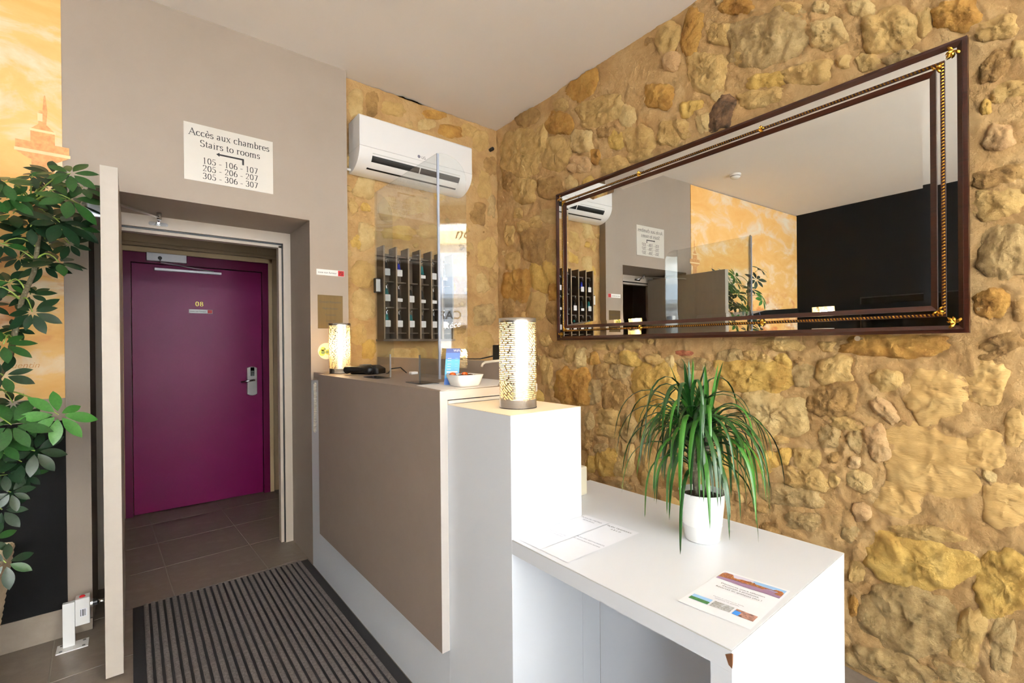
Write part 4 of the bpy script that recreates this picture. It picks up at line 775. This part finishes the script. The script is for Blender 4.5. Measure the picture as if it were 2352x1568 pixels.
for i in range(ncol):
    for r2_ in range(3):
        z=shz[r2_+1]-.012; x=KX0+i*cw+.022; 
        hk_=obj('hook',MB().tube([(KX0+i*cw+.005,KYf+.02,z),(x,KYf+.02,z),(x,KYf+.02,z+.008)],.0028,6),'chrome',kr)
        if r2_ in cols[i]:
            mt=rk.choice(fobs); full=rk.random()<.6
            k=thing('room_key','room key with %s tassel, %s row, %s column of the key rack'%(fobname[mt],('bottom','middle','top')[r2_],names[i]),'key',(x,KYf+.02,z),0,'room keys in the rack')
            obj('key_ring',MB().tube([(x+.008*math.cos(a),KYf+.02,z-.008+.008*math.sin(a)) for a in[2*PI*j/12 for j in range(13)]],.0012,5,cap=False),'chrome',k)
            obj('chain',MB().tube([(x,KYf+.02,z-.016),(x+.003,KYf+.019,z-.034)],.0016,5),'chrome',k)
            obj('tassel',MB().lathe([(.001,0),(.009,-.008),(.012,-.034),(.017,-.06),(0,-.06)],(x+.006,KYf+.032,z-.028),10),mt,k,smooth=True)
            obj('tag',MB().prism(rrect(x-.010,x+.026,z-.118,z-.074 if full else z-.096,.003,3),KYf+.013,KYf+.0145,'y'),'tagwhite',k)
# signs
sg=thing('room_sign','pale metal sign with black room directions above the doorway','sign',(.432,YB-.004,2.186))
s1,s2=ony(420.7,277.3,YB),ony(627.5,446,YB); sx0,sx1,sz0,sz1=.2225,.6435,2.187,2.486
obj('plate',MB().box(sx0,sx1,YB-.003,YB-.0002,sz0,sz1),'sign_metal',sg)
cx=(sx0+sx1)/2; 
for s,z,sz_,sx_ in(('Accès aux chambres',2.425,.052,1.0),('Stairs to rooms',2.372,.052,1.0),('105 - 106 - 107',2.285,.047,1.0),('205 - 206 - 207',2.245,.047,1.0),('305 - 306 - 307',2.204,.047,1.0)):
    serif(s,sz_,'ink',facing((cx+.002,YB-.0034,z)),sg,.86,.02)
aw=MB(); y=YB-.0034; a0,a1=cx-.062,cx+.064; az=2.348
aw.add([(a0+.01,y,az-.0045),(a1,y,az-.0045),(a1,y,az+.0045),(a0+.01,y,az+.0045)],[(0,1,2,3)]); aw.add([(a1-.0095,y,az-.03),(a1,y,az-.03),(a1,y,az-.0045),(a1-.0095,y,az-.0045)],[(0,1,2,3)]); aw.add([(a0-.006,y,az),(a0+.010,y,az-.011),(a0+.010,y,az+.011)],[(0,1,2)]); obj('arrow',aw,'ink',sg)
ns=thing('no_smoking_sign','white no smoking strip with red square on the taupe wall above the plaque','sign',(.96,YB,1.75))
BX('strip',.879,1.046,YB-.003,YB-.0002,1.746,1.782,'white_plastic',ns); BX('red_square',1.008,1.045,YB-.0035,YB-.003,1.747,1.781,'red',ns); text('zone non fumeur',.0162,'ink',facing((.943,YB-.0036,1.758)),ns)
ring=MB().tube([(1.0265+.011*math.cos(a),YB-.0037,1.764+.011*math.sin(a)) for a in[2*PI*j/16 for j in range(17)]],.0013,5,cap=False).tube([(1.0185,YB-.0037,1.772),(1.0345,YB-.0037,1.756)],.0013,5); obj('symbol',ring,'ink',ns)
pq=thing('brass_plaque','brushed brass plaque with dark engraved lines on the taupe wall','plaque',(.958,YB,1.42))
mat('brass',(98,80,52),.42,1,var=[(90,72,46)],scale=3,stretch=(40,1,1)); BX('plate',.884,1.035,YB-.003,YB-.0002,1.42,1.625,'brass',pq,.0008)
for s,z,sz_ in(('Contact Réception',1.578,.0172),('Night Auditor',1.538,.0165),('Composez',1.5,.0145),('Zone 24',1.461,.0165)): text(s,sz_,'ink',facing((.959,YB-.0036,z)),pq)
ds=thing('round_sticker','pale round wall sticker with a clover behind the corner lamp','sticker',(.925,YB,1.26))
obj('disc',MB().cyl((.932,YB-.0002,1.281),(.932,YB-.0025,1.281),.05,40),'disc',ds)
for dx,dz,r,mt in((-.012,.012,.014,'clover_y'),(-.018,-.01,.019,'clover_y'),(.016,-.006,.016,'clover_y'),(-.013,-.008,.011,'clover_g'),(.012,-.006,.009,'clover_g'),(-.003,.012,.007,'clover_g')): obj('clover_leaf',MB().cyl((.925+dx,YB-.0025,1.281+dz),(.925+dx,YB-.003-(.0004 if mt=='clover_g' else 0),1.281+dz),r,20),mt,ds)
# ================================================================ FLOOR THINGS
em=thing('entrance_mat','dark ribbed entrance mat with black rubber border on the tiles','mat',(.42,2.2,0))
MX0,MX1,MY0,MY1=-.004,.832,1.05,3.034
obj('rubber_base',MB().box(MX0,MX1,MY0,MY1,.0005,.005),'mat_rubber',em,bevel=.001)
nr=26; pitch=(MX1-MX0-.075)/nr
rib=MB(); nn_=60; pr=[(-.0098,0),(-.0088,.0055),(-.004,.0075),(.004,.0075),(.0088,.0055),(.0098,0)]
for i in range(nn_+1):
    y=MY0+.04+(MY1-MY0-.043)*i/nn_; rib.v+=[(a+.0012*noise.noise((y*30,1,a*99)),y,.004+h) for a,h in pr]
k=len(pr); rib.f=[(i*k+j,(i+1)*k+j,(i+1)*k+j+1,i*k+j+1) for i in range(nn_) for j in range(k-1)]+[tuple(range(k))[::-1],tuple(range(nn_*k,nn_*k+k))]; rib.mi=[0]*len(rib.f)
rm=rib.mesh('rib','mat_rib',smooth=True)
for i in range(nr): o=obj('rib',rm,None,em,local=1); o.location=(MX0+.0375+pitch*(i+.5)-.42,-2.2,0)
# door holder
mg=thing('door_holder','white floor mounted magnetic door holder with red button','door holder',(-.21,2.80,0))
b0=[onz(*p,0) for p in((141,1487),(198,1467),(200,1452),(147,1468))]
bx0,bx1,by0,by1=-.262,-.158,2.80,2.862
ph_=MB().box(bx0,bx1,by0-.012,by1,.0005,.005); pl=obj('base_plate',ph_,'white_plastic',mg)
for x in(bx0+.015,bx1-.015):
    for y in(by0,by1-.012): obj('screw',MB().cyl((x,y,.005),(x,y,.0062),.006,10),'grey_plastic',mg)
px_,py_=-.222,2.835
obj('post',MB().box(px_-.02,px_+.02,py_-.012,py_+.012,.005,.195),'white_plastic',mg,bevel=.002)
ck=obj('magnet_box',MB().box(px_+.021,-.152,py_-.02,py_+.032,.088,.205),'white_plastic',mg,bevel=.003)
obj('button',MB().lathe([(0,.007),(.007,.006),(.0105,.001),(.011,0)],(-.178,py_+.004,.205),16),'red',mg,smooth=True)
BX('barcode_label',-.185,-.162,py_-.0206,py_-.0201,.125,.16,'paper',mg)
for i,wd in enumerate((.002,.001,.003,.001,.002,.001)): BX('bar',-.1835+i*.0034,-.1835+i*.0034+wd,py_-.0209,py_-.0206,.128,.157,'ink',mg)
obj('magnet',MB().cyl((-.152,py_+.006,.165),(-.143,py_+.006,.165),.018,18),'steel',mg); obj('coupling',MB().cyl((-.143,py_+.006,.165),(-.128,py_+.006,.165),.014,14),'black_plastic',mg); obj('rod',MB().tube([(-.128,py_+.006,.165),(-.112,py_+.006,.162),(-.095,py_+.006,.165)],.008,10),'chrome',mg,smooth=True); obj('armature',MB().cyl((-.098,py_+.006,.165),(-.0885,py_+.006,.165),.016,16),'black_plastic',mg)
# planter with umbrella plant
tpl=ony(40,1240,2.72); PCX,PCY,PZ=tpl.x-.155,2.565,tpl.z
pt=thing('umbrella_plant','tall umbrella plant in a ribbed beige planter beside the open door','plant',(PCX,PCY,0))
npr=[]; H_=PZ; nrg=48
for i in range(nrg+1):
    f=i/nrg; npr.append((.085+.07*f+(.0018 if i%2 else -.0018),H_*f))
npr+= [(.15,H_),(.145,H_-.02),(.142,H_-.12)]
obj('planter',MB().lathe([(0,0)]+npr,(PCX,PCY,.0008),48,sq=9),'planter',pt)
obj('soil',MB().lathe([(0,H_-.08),(.142,H_-.08)],(PCX,PCY,0),24,sq=9),'soil',pt)
def leaflet_mesh(mt):
    mb=MB(); n=8; P=[0,.42,.72,.93,1,.95,.78,.45,0]
    for i in range(n+1):
        t=i/n; w_=P[i]*.205; z=-.10*t*t; mb.v+=[(t,-w_,z+.12*w_),(t,0,z),(t,w_,z+.12*w_)]
    mb.f=[(i*3+k,(i+1)*3+k,(i+1)*3+k+1,i*3+k+1) for i in range(n) for k in(0,1)]; mb.mi=[0]*len(mb.f); return mb.mesh('leaflet',mt,smooth=True)
LM=[leaflet_mesh(x) for x in('leaf_dark','leaf_mid','leaf_light')]
rs=random.Random(21)
ROS=[(10,418,62,2.5,1),(75,402,46,2.62,0),(162,398,60,2.52,1),(160,456,82,2.5,1),(90,462,52,2.68,0),(30,490,76,2.58,0),(137,510,78,2.55,0),(135,602,66,2.6,0),(45,592,42,2.7,0),(70,676,46,2.66,0),(74,716,62,2.58,0),(35,755,44,2.66,0),(8,862,64,2.5,0),(8,790,60,2.55,1),(134,952,74,2.45,2),(26,975,80,2.42,1),(80,1035,66,2.5,0),(10,1085,62,2.5,0),(14,1292,62,2.38,0),(5,1170,60,2.5,0),(30,925,46,2.62,0),(22,1015,54,2.56,1),(110,432,56,2.7,0),(185,470,50,2.62,0),(60,540,60,2.66,0),(105,560,54,2.7,0),(5,560,56,2.62,0),(-40,450,66,2.55,1),(-60,560,66,2.6,0),(-90,500,66,2.5,1),(-50,660,60,2.6,0),(-80,760,64,2.55,1),(-120,620,64,2.62,0),(-60,880,66,2.5,0),(-130,850,64,2.55,0),(-90,980,66,2.5,1),(-150,720,64,2.5,0),(-180,560,60,2.55,1),(-30,700,50,2.7,0),(60,1090,44,2.58,0),(120,400,56,2.66,0),(190,430,54,2.58,1),(50,450,62,2.6,1),(110,500,64,2.62,0),(175,520,56,2.6,0),(70,520,60,2.56,0),(15,455,60,2.55,1),(100,610,56,2.66,0),(20,650,54,2.64,0),(160,560,50,2.66,0),(60,965,56,2.5,1),(50,1060,58,2.52,0),(5,1020,60,2.45,1),(25,1130,50,2.5,0),(-20,1240,54,2.42,0)]
spine=[Vector((PCX+.02,PCY,H_-.09)),Vector((PCX+.0,PCY+.02,.95)),ony(20,830,2.64),ony(50,690,2.62),ony(78,625,2.62),ony(90,540,2.64),ony(70,470,2.64)]
st=obj('stem',MB().tube(spine,[.014,.013,.011,.0085,.008,.007,.005],8),'bark',pt,smooth=True)
sp2=[Vector((PCX-.04,PCY,H_-.09)),Vector((PCX-.1,PCY+.0,1.0)),Vector((PCX-.12,PCY-.02,1.5)),Vector((PCX-.08,PCY-.04,1.95))]; obj('stem',MB().tube(sp2,[.014,.012,.010,.006],8),'bark',pt,smooth=True)
allsp=[a+(b-a)*t for a,b in list(zip(spine,spine[1:]))+list(zip(sp2,sp2[1:])) for t in(0,.33,.66,1)]
def cl_(v):  # keep clear of the back wall
    return v
SPOT=[(ony(x,y,Y),sz*.80/F*Y/ray(x,y).y,tone) for (x,y,sz,Y,tone) in ROS]
for i in range(13):
    a_=i*2.4; z_=1.2+.066*i; SPOT.append((Vector((PCX-.11+.15*math.cos(a_),PCY-.03+.13*math.sin(a_),z_+.1)),.105,(0,1,0,2)[i%4]))
for (c,L,tone) in SPOT:
    a=min((p for p in allsp if p.z<c.z+.12),key=lambda p:(p-c).length,default=allsp[0])
    m_=(a+c)/2+Vector((0,0,.06)); obj('leaf_stalk',MB().tube([a*(1-t)**2+m_*2*t*(1-t)+c*t*t for t in(0,.2,.4,.6,.8,1)],[.0035,.003,.0028,.0025,.0022,.002],5),'petiole',pt,smooth=True)
    # rosette faces up and towards the window light
    nrm=Vector((rs.uniform(-.25,.35),rs.uniform(-1,-.55),rs.uniform(.35,.9))).normalized(); u=nrm.orthogonal().normalized(); v=nrm.cross(u); k=rs.choice((7,8,8,9)); ph0=rs.uniform(0,6)
    for i in range(k):
        an=ph0+2*PI*i/k*.94; d=(u*math.cos(an)+v*math.sin(an)+nrm*rs.uniform(-.25,.12)).normalized(); side=nrm.cross(d).normalized(); nn2=d.cross(side)
        l=L*rs.uniform(.78,1.08)*(1.0); Mx=Matrix((d,side,nn2)).transposed().to_4x4(); Mx.translation=c+d*l*.16
        # push leaflets off the wall
        tip=Mx.translation+d*l
        if tip.y>YB-.02: Mx.translation.y-=tip.y-(YB-.02)
        o=bpy.data.objects.new('leaflet',LM[min(2,max(0,tone+rs.choice((0,0,0,1 if tone==0 and i%5==0 else 0))))]); COL.objects.link(o); o.parent=pt; o.matrix_parent_inverse=WORLD(pt).inverted(); o.matrix_basis=Mx@Matrix.Diagonal((l,l*1.0,l,1))
# ceiling and side wall things seen in the mirror
for (p,lb) in(((-.38,2.53),'round white smoke detector on the ceiling near the mural'),((.33,2.12),'round white smoke detector on the ceiling above the counter front')):
    t=thing('smoke_detector',lb,'detector',(p[0],p[1],CEIL)); zc=CEIL+.008*noise.noise((p[0]*.9,p[1]*.9,3))+.003*noise.noise((p[0]*4,p[1]*4,1))
    obj('mount',MB().lathe([(0,.004),(.055,.004),(.055,-.014),(0,-.014)],(p[0],p[1],zc),32),'white_plastic',t,smooth=False); obj('sensor_head',MB().lathe([(.048,-.014),(.048,-.03),(.036,-.044),(0,-.046)],(p[0],p[1],zc),32),'white_plastic',t,smooth=True); obj('slot_ring',MB().lathe([(.0485,-.02),(.0485,-.027)],(p[0],p[1],zc),32),'grey_plastic',t)
tv=thing('television','flat black television on the black side wall','television',(XL+.04,1.65,1.25)); BX('casing',XL+.002,XL+.05,1.12,2.20,1.23,1.855,'black_plastic',tv,.004); BX('screen',XL+.05,XL+.052,1.135,2.185,1.25,1.84,'black_gloss',tv)
# ================================================================ STREET (seen only as reflections in the acrylic)
mat('render_white',(232,232,230),.8,var=[(222,222,220)],scale=2); mat('asphalt',(96,96,98),.9,bump=.2); mat('pave',(190,187,180),.9); mat('awning_grey',(150,160,172),.7); mat('shop_glass',(60,70,80),.1); mat('stone_trim',(226,214,180),.85,var=[(206,190,150)],scale=9)
struct('ground_street',MB().box(-14,20,-16,8,-.3,-.2),'pave','pale street paving outside','street')
cf=thing('cafe_building','white cafe building across the street with grey awning','building',(6,-9,-.06))
BX('facade',-8,18,-9.6,-9,-.06,7.5,'render_white',cf); BX('cornice',-8,18,-9,-8.85,4.0,4.35,'stone_trim',cf,.03); BX('sign_band',-5,4,-9,-8.9,1.84,2.32,'white_laminate',cf)
for k,x in enumerate((-6,-3,0,3,6,9,12,15)): BX('shop_window',x-1,x+1,-9,-8.97,.1,1.9,'shop_glass',cf); w_=BX('upper_window',x-.5,x+.5,-9,-8.96,4.9,6.6,'shop_glass',cf); BX('window_surround',x-.62,x+.62,-8.99,-8.97,4.75,6.75,'stone_trim',w_)
obj('awning',MB().prism([(-9,3.15),(-9,3.0),(-8.3,2.5),(-8.26,2.6)],-5,4,'x'),'awning_grey',cf)
text('CAFÉ',.32,'ink',Matrix.Translation((-1.15,-8.88,2.0))@Matrix.Rotation(PI,4,'Z')@Matrix.Rotation(PI/2,4,'X'),cf)
